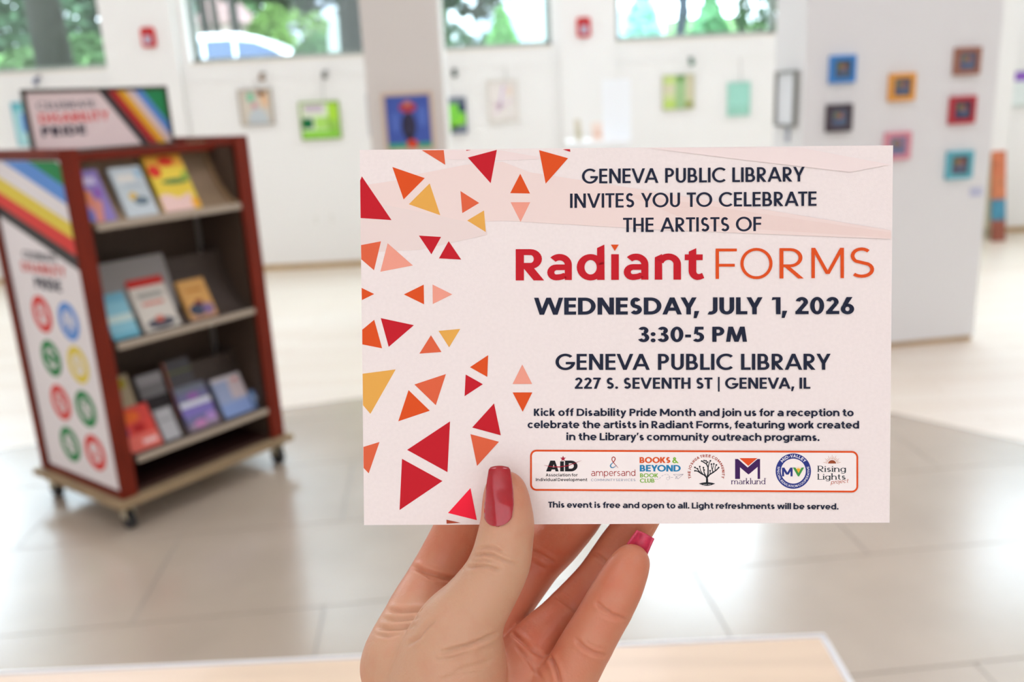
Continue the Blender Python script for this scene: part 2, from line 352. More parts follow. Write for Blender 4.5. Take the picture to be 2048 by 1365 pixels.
    if c == 'm':
        W1 = X*.72+w*.8; W_ = 2*W1-w; P = [rect(0, w, 0, X)]; R = W1/2; ry = X*.45
        for k in (0, 1): P += [rect(W1-w+k*(W1-w), W1+k*(W1-w), 0, X-ry+.01)]+band(R+.01+k*(W1-w), X-ry+.012, R-.01, ry, 0, 165, w, t*1.05, 12)
        return W_, P
    if c == 's': W_ = X*.62+w*.45; return W_, Sshape(W_, X+.01, w*.92, 34, -146)
    if c == 'v': W_ = X*.80+w*.7; return W_, [diag(w*.55, X, W_/2, 0, w*.95), diag(W_-w*.55, X, W_/2, 0, w*.95)]
    if c == 'w': W_ = X*1.28+w*1.0; return W_, [diag(w*.53, X, W_*.27, 0, w*.92), diag(W_*.27, 0, W_/2, X, w*.92), diag(W_/2, X, W_*.73, 0, w*.92), diag(W_*.73, 0, W_-w*.53, X, w*.92)]
    if c == 'y': W_ = X*.80+w*.7; return W_, [diag(w*.55, X, W_/2+.02, 0, w*.95), diag(W_-w*.55, X, W_*.5-.12, -.16, w*.95)]+stroke([(W_*.5-.08, -.10), (W_*.5-.16, -.22), (W_*.5-.30, -.20)], w*.85)
    if c == 'x': W_ = X*.75+w*.6; return W_, [diag(h, 0, W_-h, X, w), diag(h, X, W_-h, 0, w)]
    if c == '.': return w*1.05, band(h, h, h*1.15, h*1.15, 0, 360, h*1.1, h*1.1, 12)
    if c == ',': return w*1.0, [[(-.02, -.22), (w*.55, -.22), (w*1.15, .20), (w*.10, .20)]] if fut else [[(0, -.18), (w*.5, -.18), (w*1.05, w*.9), (w*.05, w*.9)]]
    if c == ':': return w*1.05, band(h, h, h*1.2, h*1.2, 0, 360, h*1.15, h*1.15, 12)+band(h, .52, h*1.2, h*1.2, 0, 360, h*1.15, h*1.15, 12)
    if c == '-': return .30, [rect(0, .30, .30, .30+t)]
    if c == '|': return w*.62, [rect(0, w*.62, -.26, 1.06)]
    if c == "'": return w*.8, [[(0, .70), (w*.5, .70), (w*.95, 1.06), (0, 1.06)]]
    if c == '&':
        return .78, band(.30, .76, .2, .24, 0, 360, w*.9, t, 18)+band(.30, .29, .30, .30, 60, 330, w, t, 20)+[diag(.76-h*.3, 0, .2, .72, w*.95)]
    return .3, []
KERN = {'AV': -.12, 'VA': -.12, 'AT': -.1, 'TA': -.1, 'AY': -.12, 'YO': -.05, 'LY': -.1, 'Y,': -.18, 'TO': -.03, 'RY': -.02, 'EV': -.02, 'LI': .0, 'PU': .0, 'ry': -.03, 'OF': .0, 'Fo': -.06, 'Ra': -.01, 'RA': 0., 'BR': 0, 'rt': 0, '1,': -.02}
SPC = {'fut': .42, 'mon': .38, 'rad': .3, 'ser': .35}
def layout(s, w, t, X, st, gap):
    x = 0; out = []; prev = ''
    for c in s:
        if c == ' ': x += SPC[st]; prev = ''; continue
        g = gap
        if c in 'OCGQocedgq' or prev in 'OCGQoceb' and prev: g -= .022
        if prev and (c in 'AVWYvwyT' or prev in 'AVWYvwyTLrf'): g -= .05
        if prev: x += g+KERN.get(prev+c, 0)
        elif out: x += 0
        W_, P = glyph(c, w, t, X, 'fut' if st == 'fut' else ('rad' if st == 'rad' else 'mon'))
        if st == 'ser':
            P = list(P); sy = .05; e = .07
            if c in 'RILHKDPBF': P += [rect(-e, w+e, 0, sy), rect(-e, w*.9, 1-sy, 1)]
            if c in 'nmrhikl': P += [rect(-e, w+e, 0, sy), rect(-e, w*.9, (1.06 if c in 'hkl' else X)-sy, 1.06 if c in 'hkl' else X)]
            if c in 'nmhu': P += [rect(W_-w-e, W_+e, 0, sy)]
            if c in 'd': P += [rect(W_-w-e, W_, 1.06-sy, 1.06), rect(W_-w, W_+e, 0, sy)]
            if c in 'u': P += [rect(-e, w, X-sy, X), rect(W_-w-e, W_, X-sy, X)]
        out.append((x, W_, P)); x += W_; prev = c
    return x, out
class Print:
    """flat print: polygons in photograph pixels, laid on the sheet they are printed on"""
    def __init__(s): s.p = []; s.mats = []
    def mi(s, rgb):
        m_ = ink(rgb)
        if m_ not in s.mats: s.mats.append(m_)
        return s.mats.index(m_)
    def poly(s, pts, rgb, lay=3): s.p.append((pts, s.mi(rgb), lay)); return s
    def text(s, st_, x0, y0, x1, y1, cap, rgb, st='mon', w=.2, t=None, X=.76, gap=.11, lay=3, slant=0):
        t = t or w*.86; L, gl = layout(st_, w, t, X, st, gap); k = (x1-x0)/L; dy = (y1-y0)/(x1-x0)
        for gx, gw, P in gl:
            for q in P:
                s.poly([(x0+(gx+px+py*slant*cap/k)*k, y0+(gx+px)*k*dy-py*cap) for px, py in q], rgb, lay)
        return s
    def arctext(s, st_, cx, cy, r, a_mid, k, rgb, w=.2, cap=1., inside=False, st='mon', gap=.16, lay=4, span=None):
        L, gl = layout(st_, w, w*.9, .76, st, gap); sg = -1 if inside else 1
        kk = k if span is None else math.radians(span)*r/L
        for gx, gw, P in gl:
            a = math.radians(a_mid)-sg*((gx+gw/2-L/2)*kk/r)   # math angle, y up
            ux, uy = math.sin(a)*sg, -math.cos(a)*sg         # tangent (reading direction), y up
            vx, vy = math.cos(a)*sg, math.sin(a)*sg
            ox, oy = cx+r*math.cos(a), -cy+r*math.sin(a)
            for q in P: s.poly([(ox+(px-gw/2)*kk*ux+py*k*vx, -(oy+(px-gw/2)*kk*uy+py*k*vy)) for px, py in q], rgb, lay)
        return s
    def ring(s, cx, cy, r0, r1, rgb, a0=0, a1=360, n=40, lay=3):
        for q in band(cx, cy, r1, r1, a0, a1, r1-r0, r1-r0, n): s.poly(q, rgb, lay)
        return s
    def disc(s, cx, cy, rx, ry, rgb, lay=3, n=24, a0=0, a1=360):
        s.poly([(cx+rx*math.cos(math.radians(a0+(a1-a0)*i/n)), cy-ry*math.sin(math.radians(a0+(a1-a0)*i/n))) for i in range(n+(0 if a1-a0 == 360 else 1))], rgb, lay); return s
    def line(s, pts, w, rgb, lay=3):
        for q in stroke(pts, w): s.poly(q, rgb, lay)
        return s
    def build(s, name, parent, P0, n, step=1.2e-5, inv=None):
        vs = []; fs = []; ms = []
        n = np.array(n, float); n /= np.linalg.norm(n)
        for kk, (pts, mi, lay) in enumerate(s.p):
            b = len(vs); lay = lay+(kk % 9)*.09
            for p in pts:
                q = at_plane(p[0], p[1], P0, n)+n*step*lay
                q = inv @ Vector(q) if inv is not None else q
                vs.append(tuple(q))
            A = sum(pts[i][0]*pts[(i+1) % len(pts)][1]-pts[(i+1) % len(pts)][0]*pts[i][1] for i in range(len(pts)))
            f = tuple(range(b, b+len(pts))); fs.append(f if A < 0 else f[::-1]); ms.append(mi)
        me = bpy.data.meshes.new(name); me.from_pydata(vs, [], fs); me.polygons.foreach_set('material_index', ms); me.update()
        return link(name, me, s.mats, parent)
# ------------------------------------------------------------------ the invitation card
TL, TR_, BR, BL = (720, 300), (1787, 291.5), (1779.5, 1047), (728, 1051)
c3 = [at_depth(*TL, .2938), at_depth(*TR_, .2933), at_depth(*BR, .2972), at_depth(*BL, .2974)]
CN = np.cross(c3[1]-c3[0], c3[3]-c3[0]); CN /= np.linalg.norm(CN)
if CN @ (CP-c3[0]) < 0: CN = -CN
CO = c3[3]; ex = c3[2]-c3[3]; ex /= np.linalg.norm(ex); ey = np.cross(CN, ex)
CMX = Matrix(((ex[0], ey[0], CN[0], CO[0]), (ex[1], ey[1], CN[1], CO[1]), (ex[2], ey[2], CN[2], CO[2]), (0, 0, 0, 1))); CINV = CMX.inverted()
card = empty('invitation_card', None, M=CMX, label='white and blush printed invitation card with red and orange triangles, held up by the hand', cat='card')
M_CARD = mat('card_stock', (248, 238, 233), .6, .25, noise=.018, nscale=900, bump=.05, bscale=2500)
cs = [at_plane(x, y, CO, CN) for x, y in [TL, TR_, BR, BL]]
vl = [tuple(CINV @ Vector(p)) for p in cs]
MB().add([(x, y, 0) for x, y, z in vl]+[(x, y, -.0004) for x, y, z in vl], [(0, 3, 2, 1), (4, 5, 6, 7), (0, 1, 5, 4), (1, 2, 6, 5), (2, 3, 7, 6), (3, 0, 4, 7)]).build('card_sheet', M_CARD, card)
def put(pr, name, parent=card): return pr.build(name, parent, CO, CN, inv=CINV)
NAVY = (28, 36, 58); RED = (203, 22, 38); ORG = (230, 84, 26); COR = (232, 104, 66); LIT = (248, 166, 144); YEL = (240, 178, 82)
tint = Print()
B1, B2, B3 = (247, 227, 219), (244, 221, 212), (243, 226, 219)
tint.poly([(721, 372), (739, 369), (800, 360), (839, 348), (931, 330), (1006, 324), (1060, 345), (1241, 373), (1500, 415), (1782, 462), (1782, 479), (1319, 460), (1010, 442), (900, 446), (860, 436), (721, 400)], B1, 1)
tint.poly([(721, 400), (860, 428), (972, 452), (975, 470), (840, 500), (722, 506)], B3, 2)
tint.poly([(1241, 385), (1500, 425), (1782, 466), (1782, 477), (1400, 452)], B2, 2)
tint.poly([(840, 301), (1000, 301), (1100, 318), (980, 322), (870, 318)], (248, 231, 226), 1)
tint.poly([(1300, 297), (1600, 296), (1780, 330), (1700, 345), (1500, 322)], (249, 234, 229), 1)
put(tint, 'tint_band')
tris = [([(844, 300.8), (888, 300.6), (891, 330)], COR), ([(932.8, 300.3), (942.8, 300.3), (933.3, 302.3)], RED), ([(994.3, 300.1), (936.1, 315.6), (981.8, 366.9)], RED),
([(785.2, 334.3), (850, 356.6), (807.7, 399.2)], ORG), ([(859.8, 367.1), (881, 430.9), (818, 408.9)], YEL), ([(724.2, 353), (783.5, 440.6), (721.6, 436.5), (720.8, 361)], RED),
([(921.3, 382.5), (958.9, 406.4), (925, 426.7)], COR), ([(968.4, 421.4), (972, 464.6), (934.7, 441.5)], YEL), ([(1040.9, 347.9), (1060.5, 387.6), (1020.8, 386.8)], ORG),
([(1021.6, 405), (1060.9, 405), (1041.6, 444.3)], LIT), ([(1078.7, 300.8), (1136.5, 317), (1091.8, 367.9)], ORG), ([(1125.7, 299.2), (1140.4, 299), (1141.2, 304.3)], RED),
([(838.1, 471.6), (882.6, 474.3), (863.2, 509.1)], RED), ([(897.7, 482.7), (922.7, 519.7), (878.2, 517.2)], RED), ([(722.5, 490.5), (762.4, 483), (748.4, 540.9), (722.9, 518.9)], COR),
([(775.7, 486.9), (826.1, 531.4), (761, 543.9)], LIT), ([(723.6, 576.2), (748.7, 588.5), (724, 600.7)], ORG), ([(847.8, 569.8), (848.4, 609.1), (808, 589.3)], ORG),
([(865.4, 569.6), (904.9, 589.3), (865.9, 608.5)], LIT), ([(748.7, 640), (764.5, 697.2), (724.9, 689.3), (724.7, 660)], ORG), ([(761.8, 636.7), (828.1, 650.9), (777.7, 694.3)], RED),
([(877.4, 662.3), (920.7, 658.5), (898.5, 695.2)], YEL), ([(862.1, 671.1), (883.2, 704.6), (839, 707.8)], COR), ([(976.5, 711), (974.7, 754.4), (940.1, 735)], ORG),
([(931.6, 749.7), (965.9, 769.1), (929.3, 793.1)], RED), ([(1044.7, 729.7), (1064.4, 768.7), (1025.4, 768.7)], LIT), ([(1025.4, 785.6), (1064.8, 785.6), (1045.5, 824.2)], ORG),
([(791.5, 739.4), (741, 828.3), (726.2, 811), (725.4, 748)], YEL), ([(892, 748.8), (871.8, 811), (829, 769.6)], COR), ([(817.3, 780.8), (859.8, 822.1), (796.7, 843.2)], ORG),
([(988.2, 807.5), (1001.7, 871.4), (944.5, 855.8)], RED), ([(941, 869), (997.9, 884.3), (954.2, 932.6)], COR), ([(900.2, 843.5), (895, 945), (814.3, 900.4)], RED),
([(804.1, 918.3), (885, 962.8), (799.1, 1020.9)], RED), ([(759.2, 884.6), (737.5, 947.3), (727.3, 936.5), (726.9, 894.5)], COR), ([(941, 976.9), (953.6, 1041.1), (896.1, 1026.7)], (255, 32, 62)),
([(892.9, 1040.2), (921.3, 1046.4), (893.2, 1048.2)], (176, 72, 44))]
for pts, c in tris: put(Print().poly(pts, c), 'triangle')
def L(s, x0, y0, x1, y1, cap, rgb=NAVY, **k): return put(Print().text(s, x0, y0, x1, y1, cap, rgb, **k), 'lettering')
F = dict(st='fut', w=.165, t=.14, gap=.115)
L('GENEVA PUBLIC LIBRARY', 1164.3, 367.7, 1609.9, 363.8, 29.3, **F)
L('INVITES YOU TO CELEBRATE', 1140.4, 416.6, 1633.2, 412.6, 28.8, **F)
L('THE ARTISTS OF', 1246.3, 465, 1523, 463.1, 28.6, **F)
FB = dict(st='fut', w=.215, t=.185, gap=.09)
L('WEDNESDAY, JULY 1, 2026', 1068, 630.2, 1708.3, 629.2, 34, **FB)
L('3:30-5 PM', 1275.6, 684.9, 1494, 684.4, 30.2, **FB)
L('GENEVA PUBLIC LIBRARY', 1111.2, 740.6, 1661.7, 740.6, 32, **dict(F, w=.175, t=.15))
L('227 S. SEVENTH ST | GENEVA, IL', 1149.7, 778.3, 1620.7, 778.5, 22.2, **dict(F, w=.195, t=.165))
MBD = dict(w=.23, t=.185, X=.755, gap=.105)
L('Kick off Disability Pride Month and join us for a reception to', 1067.9, 832.6, 1707.1, 833.6, 14.5, **MBD)
L('celebrate the artists in Radiant Forms, featuring work created', 1055.5, 857, 1718, 858.2, 14.5, **MBD)
L("in the Library's community outreach programs.", 1132.9, 881.2, 1638.8, 883, 14.5, **MBD)
L('This event is free and open to all. Light refreshments will be served.', 1096.6, 1016, 1676.7, 1020.2, 11.6, **MBD)
# the title, drawn letter by letter
def title():
    p = Print(); K = 62.6; w, t, X = .238, .19, .82
    def g(c, xa, xb, yb, extra=()):
        W_, P = glyph(c, w, t, X, 'rad'); k = (xb-xa)/W_
        for q in list(P)+list(extra): p.poly([(xa+a*k, yb-b*K) for a, b in q], RED)
    def zx(x): return 1000+x/4.876
    def zy(y): return 460+y/4.876
    W_, P = glyph('R', w, t, X, 'mon'); k = (zx(424)-zx(155))/(W_)
    for q in P: p.poly([(zx(155)+a*k, zy(495)-b*K) for a, b in q], RED)
    g('a', zx(462), zx(702), zy(491)); g('a', zx(1208), zx(1448), zy(488))
    W_, P = glyph('o', w, t, X, 'mon')
    k = (zx(1020)-zx(750))/(W_)
    for q in P: p.poly([(zx(750)+a*k, zy(492)-b*K) for a, b in q], RED)
    p.poly([(zx(948), zy(490)), (zx(1021), zy(490)), (zx(1019), zy(146)), (zx(948), zy(179))], RED)
    p.poly([(zx(1086), zy(490)), (zx(1160), zy(490)), (zx(1160), zy(240)), (zx(1086), zy(240))], RED)
    p.poly([(zx(1510), zy(488)), (zx(1583), zy(488)), (zx(1581), zy(238)), (zx(1511), zy(270))], RED)
    R_ = (1766-1510)/2
    p.poly([(zx(1693), zy(488)), (zx(1766), zy(488)), (zx(1766), zy(340)), (zx(1693), zy(340))], RED)
    for q in band(zx(1510+R_+6), -zy(340), (R_-6)/4.876, 107/4.876, 0, 165, 72/4.876, 62/4.876, 18): p.poly([(a, -b) for a, b in q], RED)
    p.poly([(zx(1840), zy(400)), (zx(1915), zy(400)), (zx(1915), zy(181)), (zx(1842), zy(215))], RED)
    p.poly([(zx(1803), zy(298)), (zx(1977), zy(298)), (zx(1978), zy(242)), (zx(1803), zy(242))], RED)
    for q in band(zx(1932), -zy(398), 92/4.876, 94/4.876, 180, 262, 74/4.876, 60/4.876, 10): p.poly([(a, -b) for a, b in q], RED)
    p.poly([(zx(1920), zy(492)), (zx(1955), zy(488)), (zx(1993), zy(473)), (zx(1972), zy(423)), (zx(1945), zy(434)), (zx(1922), zy(431))], RED)
    p.poly([(zx(1082), zy(146)), (zx(1160), zy(146)), (zx(1121), zy(208))], ORG)
    return p
put(title(), 'lettering')
def forms():
    p = Print(); w, t = .104, .092
    for c, xa, xb, yb in [('F', 165, 388, 518), ('O', 425, 762, 516), ('R', 836, 1090, 514), ('M', 1170, 1512, 511), ('S', 1583, 1828, 507)]:
        W_, P = glyph(c, w, t, .76, 'mon')
        if c == 'S': P = Sshape(W_, 1.0, w*.97, 42, -136)
        if c == 'S': P = [[(a, b+.0) for a, b in q] for q in P]
        xs_ = [a for q in P for a, b in q]; l, r = min(xs_), max(xs_); k = (xb-xa)/5.251/(r-l)
        for q in P: p.poly([(1400+xa/5.251+(a-l)*k, 460+yb/5.251-b*60.6) for a, b in q], ORG)
    return p
put(forms(), 'lettering')
# logo panel
def rrect(x0, y0, x1, y1, r, yr0=None, yr1=None):
    o = []
    for cx, cy, a in ((x1-r, y0+r, 270), (x1-r, y1-r, 0), (x0+r, y1-r, 90), (x0+r, y0+r, 180)):
        for i in range(7): b = math.radians(a+15*i); o.append((cx+r*math.cos(b), cy+r*math.sin(b)))
    return [(x, y+(x-1060)/656*4*(1 if y > 940 else .75)) for x, y in o]
lp = Print(); o1 = rrect(1060.3, 900.2, 1716, 982.2, 12.5); o2 = rrect(1063.9, 903.8, 1712.4, 978.6, 9)
for i in range(len(o1)): lp.poly([o1[i], o1[(i+1) % len(o1)], o2[(i+1) % len(o2)], o2[i]], ORG, 4)
put(lp, 'logo_panel_border'); put(Print().poly(rrect(1062, 902, 1714, 980, 11), (255, 247, 242), 3), 'logo_panel')
def z7(x, y): return (1040+x/5.689, 890+y/5.689)
def z8(x, y): return (1380+x/5.689, 890+y/5.689)
BLK = (28, 26, 30)
p = Print()
def tx(p, s, a, b, cap, rgb, z=z7, **k):
    x0, y0 = z(*a); x1, y1 = z(*b); k.setdefault('lay', 5); p.text(s, x0, y0, x1, y1, cap/5.689, rgb, **k)
def pl(p, pts, rgb, z=z7, lay=5): p.poly([z(*q) for q in pts], rgb, lay)
pl(p, [(297, 305), (352, 305), (362, 283), (398, 283), (405, 305), (440, 305), (398, 182), (345, 182)], BLK); pl(p, [(372, 258), (392, 258), (384, 225)], (255, 247, 242), lay=6)
pl(p, [(457, 305), (500, 305), (500, 190), (457, 190)], BLK)
for q in band(*z7(580, 0)[:1], -z7(0, 243.5)[1], 75/5.689, 61.5/5.689, -90, 90, 42/5.689, 31/5.689, 14): p.poly([(a, -b) for a, b in q], BLK, 5)
pl(p, [(512, 305), (555, 305), (555, 182), (512, 182)], BLK); pl(p, [(512, 305), (582, 305), (582, 274), (512, 274)], BLK); pl(p, [(512, 213), (582, 213), (582, 182), (512, 182)], BLK)
sc = z7(490, 160); DR = (170, 20, 50)
star = [(sc[0]+(6 if i % 2 == 0 else 2.5)*math.sin(math.pi*i/5), sc[1]-(6 if i % 2 == 0 else 2.5)*math.cos(math.pi*i/5)) for i in range(10)]
for i in range(10): p.poly([sc, star[i], star[(i+1) % 10]], DR, 8)
sw = [z7(275, 235), z7(350, 250), z7(450, 254), z7(540, 240), z7(620, 213), z7(700, 180)]
for q in stroke(sw, [.3, 1.4, 1.9, 1.7, 1.1, .2]): p.poly(q, DR, 8)
tx(p, 'Association for', (293, 362), (655, 362), 33, BLK, w=.2, gap=.16); tx(p, 'Individual Development', (180, 415), (765, 416), 34, BLK, w=.2, gap=.14)
put(p, 'logo')
p = Print(); RB = (172, 44, 34); BB = (60, 140, 180)
pl_ = lambda *q: [z7(a, b) for a, b in q]
p.line(pl_((1118, 264), (1090, 236), (1060, 200), (1046, 175), (1047, 152), (1062, 140), (1078, 146), (1084, 163), (1074, 186), (1058, 205)), [.5, 1.2, 1.5, 1.5, 1.6, 1.6, 1.6, 1.8, 1.8, 1.5], RB, 5)
p.line(pl_((1058, 205), (1036, 225), (1028, 243), (1038, 260), (1058, 263), (1080, 252), (1100, 232)), [1.3, 2., 2.3, 2.2, 1.8, 1.2, .5], BB, 5)
tx(p, 'ampersand', (810, 357), (1312, 357), 68, RB, w=.115, t=.105, X=.80, gap=.15); tx(p, 'COMMUNITY SERVICES', (808, 416), (1312, 416), 27, (120, 140, 165), w=.13, gap=.3)
put(p, 'logo')
p = Print(); GR = (132, 190, 60); OR = (228, 92, 38); BL_ = (38, 136, 186)
tx(p, 'BOOKS', (1360, 210), (1710, 210), 67, OR, st='fut', w=.25, t=.2, gap=.05); tx(p, '&', (1732, 212), (1800, 212), 68, GR, st='fut', w=.2, t=.16)
tx(p, 'BEYOND', (1362, 306), (1828, 307), 74, BL_, st='fut', w=.23, t=.19, gap=.06)
tx(p, 'BOOK', (1365, 374), (1572, 374), 46, GR, st='fut', w=.2, t=.17, gap=.07); tx(p, 'CLUB', (1363, 433), (1530, 433), 46, GR, st='fut', w=.2, t=.17, gap=.07)
LN = (120, 112, 140); dp = [(1535, 395), (1560, 397), (1585, 388), (1610, 360), (1640, 343), (1675, 340), (1700, 355), (1706, 380), (1690, 402), (1668, 398), (1664, 380), (1685, 370), (1715, 374), (1755, 376)]
for i in range(len(dp)-1):
    a, b = dp[i], dp[i+1]; p.line([z7(*a), z7(a[0]+(b[0]-a[0])*.65, a[1]+(b[1]-a[1])*.65)], .45, LN, 5)
for a, b in [((1745, 342), (1858, 338)), ((1858, 338), (1796, 392)), ((1796, 392), (1778, 362)), ((1778, 362), (1745, 342)), ((1778, 362), (1858, 338)), ((1778, 362), (1768, 388)), ((1768, 388), (1788, 378))]: p.line([z7(*a), z7(*b)], .5, LN, 5)
put(p, 'logo')
p = Print(); TB = (176, 74, 52); p.arctext('THE JOSHUA TREE COMMUNITY', 1412.4, 946.6, 31.5, 90, 5.4, TB, w=.24, gap=.2, span=218, lay=5)
TK = (30, 36, 42)
def br(*q, w=1.6): p.line([z8(a, b) for a, b in q], [w*(1-.35*i/len(q)) for i in range(len(q))], TK, 5)
br((193, 440), (193, 400), (192, 372), w=4.6); br((192, 380), (165, 350), (125, 330), (90, 305), (60, 298), w=2.8); br((125, 328), (100, 300), (85, 280), (58, 262), w=2); br((150, 345), (120, 300), (110, 255), w=1.9)
br((180, 362), (160, 320), (152, 265), w=2.2); br((192, 375), (205, 330), (205, 260), (185, 220), (135, 190), w=2.8); br((205, 262), (215, 220), (230, 187), w=2); br((192, 225), (188, 205), (182, 187), w=1.4)
br((196, 372), (225, 340), (262, 318), (300, 290), (325, 264), w=2.8); br((228, 338), (228, 300), w=1.7); br((262, 318), (248, 270), (243, 225), w=2); br((285, 300), (285, 260), (298, 232), w=1.7); br((255, 280), (268, 240), (272, 218), w=1.4)
for q in [(55, 260), (55, 299), (110, 250), (152, 262), (133, 188), (160, 183), (181, 185), (200, 200), (231, 185), (243, 223), (270, 220), (299, 232), (325, 262), (228, 298), (85, 276), (160, 290)]: p.disc(*z8(*q), 1.75, 1.7, TK, 5, 10)
gp = [z8(103+180*i/16, 446-(14*math.sin(math.pi*i/16)+3)) for i in range(17)]+[z8(283-180*i/16, 446+24*math.sin(math.pi*i/16)) for i in range(17)]; p.poly(gp, TK, 5)
p.text('EST. 2014', *z8(155, 461), *z8(238, 459), 1.6, (235, 235, 230), w=.16, lay=7)
put(p, 'logo')
p = Print(); PU = (66, 30, 92)
pl(p, [(512, 165), (545, 165), (568, 187), (568, 392), (512, 392)], PU, z8); pl(p, [(768, 165), (796, 165), (796, 392), (768, 392)], PU, z8)
pl(p, [(545, 165), (662, 268), (662, 340), (545, 240)], PU, z8); pl(p, [(768, 165), (768, 255), (668, 340), (655, 332), (655, 262)], PU, z8); pl(p, [(562, 155), (766, 155), (662, 243)], (232, 84, 34), z8, 7)
tx(p, 'marklund', (470, 452), (855, 452), 66, PU, z8, st='ser', w=.125, t=.07, X=.66, gap=.12); p.disc(*z8(862, 386), .6, .6, PU, 5, 8)
put(p, 'logo')
p = Print(); NB = (44, 58, 136); cx, cy = z8(1174, 303); p.ring(cx, cy, 25, 35.3, NB, n=48, lay=5)
p.arctext('MID-VALLEY', cx, cy, 27.4, 90, 6.0, (250, 250, 252), w=.2, span=104, gap=.16, lay=7)
p.arctext('SPECIAL EDUCATION COOPERATIVE', cx, cy, 32.3, 270, 4.3, (245, 245, 250), w=.17, inside=True, span=215, gap=.2, lay=7)
tx(p, 'M', (1045, 363), (1166, 363), 100, NB, z8, w=.24); p.disc(*z8(1231, 304), 5.6, 6, (246, 200, 60), 5, 20, 0, 180); p.disc(*z8(1231, 304), 3.4, 3.8, (250, 160, 50), 6, 20, 0, 180)
for i in range(9):
    a = math.radians(25+130*i/8); c_ = z8(1231, 300); p.line([(c_[0]+6*math.cos(a), c_[1]-6*math.sin(a)), (c_[0]+8.3*math.cos(a), c_[1]-8.3*math.sin(a))], .5, (246, 190, 90), 5)
pl(p, [(1168, 262), (1198, 262), (1233, 325), (1268, 262), (1296, 262), (1240, 363), (1226, 363)], (70, 160, 74), z8, 8); pl(p, [(1198, 290), (1268, 290), (1233, 345)], (246, 190, 60), z8, 7)
put(p, 'logo')
p = Print(); BN = (160, 78, 44); c_ = z8(1615, 217); p.disc(*c_, 8, 6.8, BN, 5, 20, 0, 180)
for i in range(13):
    a = math.radians(8+164*i/12); r0 = 9.6; r1 = 17.5 if i % 2 == 0 else 14.5; p.line([(c_[0]+r0*math.cos(a), c_[1]-r0*.85*math.sin(a)), (c_[0]+r1*math.cos(a), c_[1]-r1*math.sin(a))], [1., .35], (206, 140, 96), 5)
RK = (38, 52, 56)
tx(p, 'Rising', (1452, 312), (1772, 312), 70, RK, z8, st='ser', w=.14, t=.08, X=.66, gap=.12); tx(p, 'Lights', (1452, 400), (1768, 400), 68, RK, z8, st='ser', w=.14, t=.08, X=.66, gap=.12)
tx(p, 'project', (1600, 452), (1796, 433), 52, (196, 96, 62), z8, w=.1, t=.09, X=.62, gap=.1, slant=.25)
put(p, 'logo')
# ------------------------------------------------------------------ figures from distance fields (one continuous skin)
def surface_nets(D, org, h):
    sgn = D < 0; nx, ny, nz = D.shape
    c = np.zeros((nx-1, ny-1, nz-1), np.uint8)
    for i in (0, 1):
        for j in (0, 1):
            for k in (0, 1): c += sgn[i:nx-1+i, j:ny-1+j, k:nz-1+k]
    act = (c > 0) & (c < 8); idx = -np.ones(act.shape, np.int64); ii = np.argwhere(act); idx[act] = np.arange(len(ii))
    acc = np.zeros((len(ii), 3)); cnt = np.zeros(len(ii)); I, J, K = ii.T
    cor = [(i, j, k) for i in (0, 1) for j in (0, 1) for k in (0, 1)]
    for a in cor:
        for ax in range(3):
            if a[ax] == 1: continue
            b = list(a); b[ax] = 1
            da = D[I+a[0], J+a[1], K+a[2]]; db = D[I+b[0], J+b[1], K+b[2]]; m_ = (da < 0) != (db < 0)
            t = np.where(m_, da/(da-db+1e-12), 0); p = np.tile(np.array(a, float), (len(ii), 1)); p[:, ax] += t
            acc[m_] += p[m_]; cnt[m_] += 1
    V = (ii+acc/cnt[:, None])*h+org
    F = []
    for ax in range(3):
        o = [1 if q == ax else 0 for q in range(3)]
        a = sgn[:nx-o[0], :ny-o[1], :nz-o[2]]; b = sgn[o[0]:, o[1]:, o[2]:]
        e = np.argwhere(a != b); u, v = [(1, 2), (2, 0), (0, 1)][ax]
        ok = (e[:, u] > 0) & (e[:, v] > 0) & (e[:, u] < D.shape[u]-1) & (e[:, v] < D.shape[v]-1); e = e[ok]
        def g(du, dv):
            q = e.copy(); q[:, u] -= du; q[:, v] -= dv; return idx[q[:, 0], q[:, 1], q[:, 2]]
        f = np.stack([g(1, 1), g(0, 1), g(0, 0), g(1, 0)], 1); inside = a[e[:, 0], e[:, 1], e[:, 2]]
        f[~inside] = f[~inside][:, ::-1]; F.append(f)
    return V, np.concatenate(F)
def smin(a, b, k):
    h = np.clip(.5+.5*(b-a)/k, 0, 1); return b+(a-b)*h-k*h*(1-h)
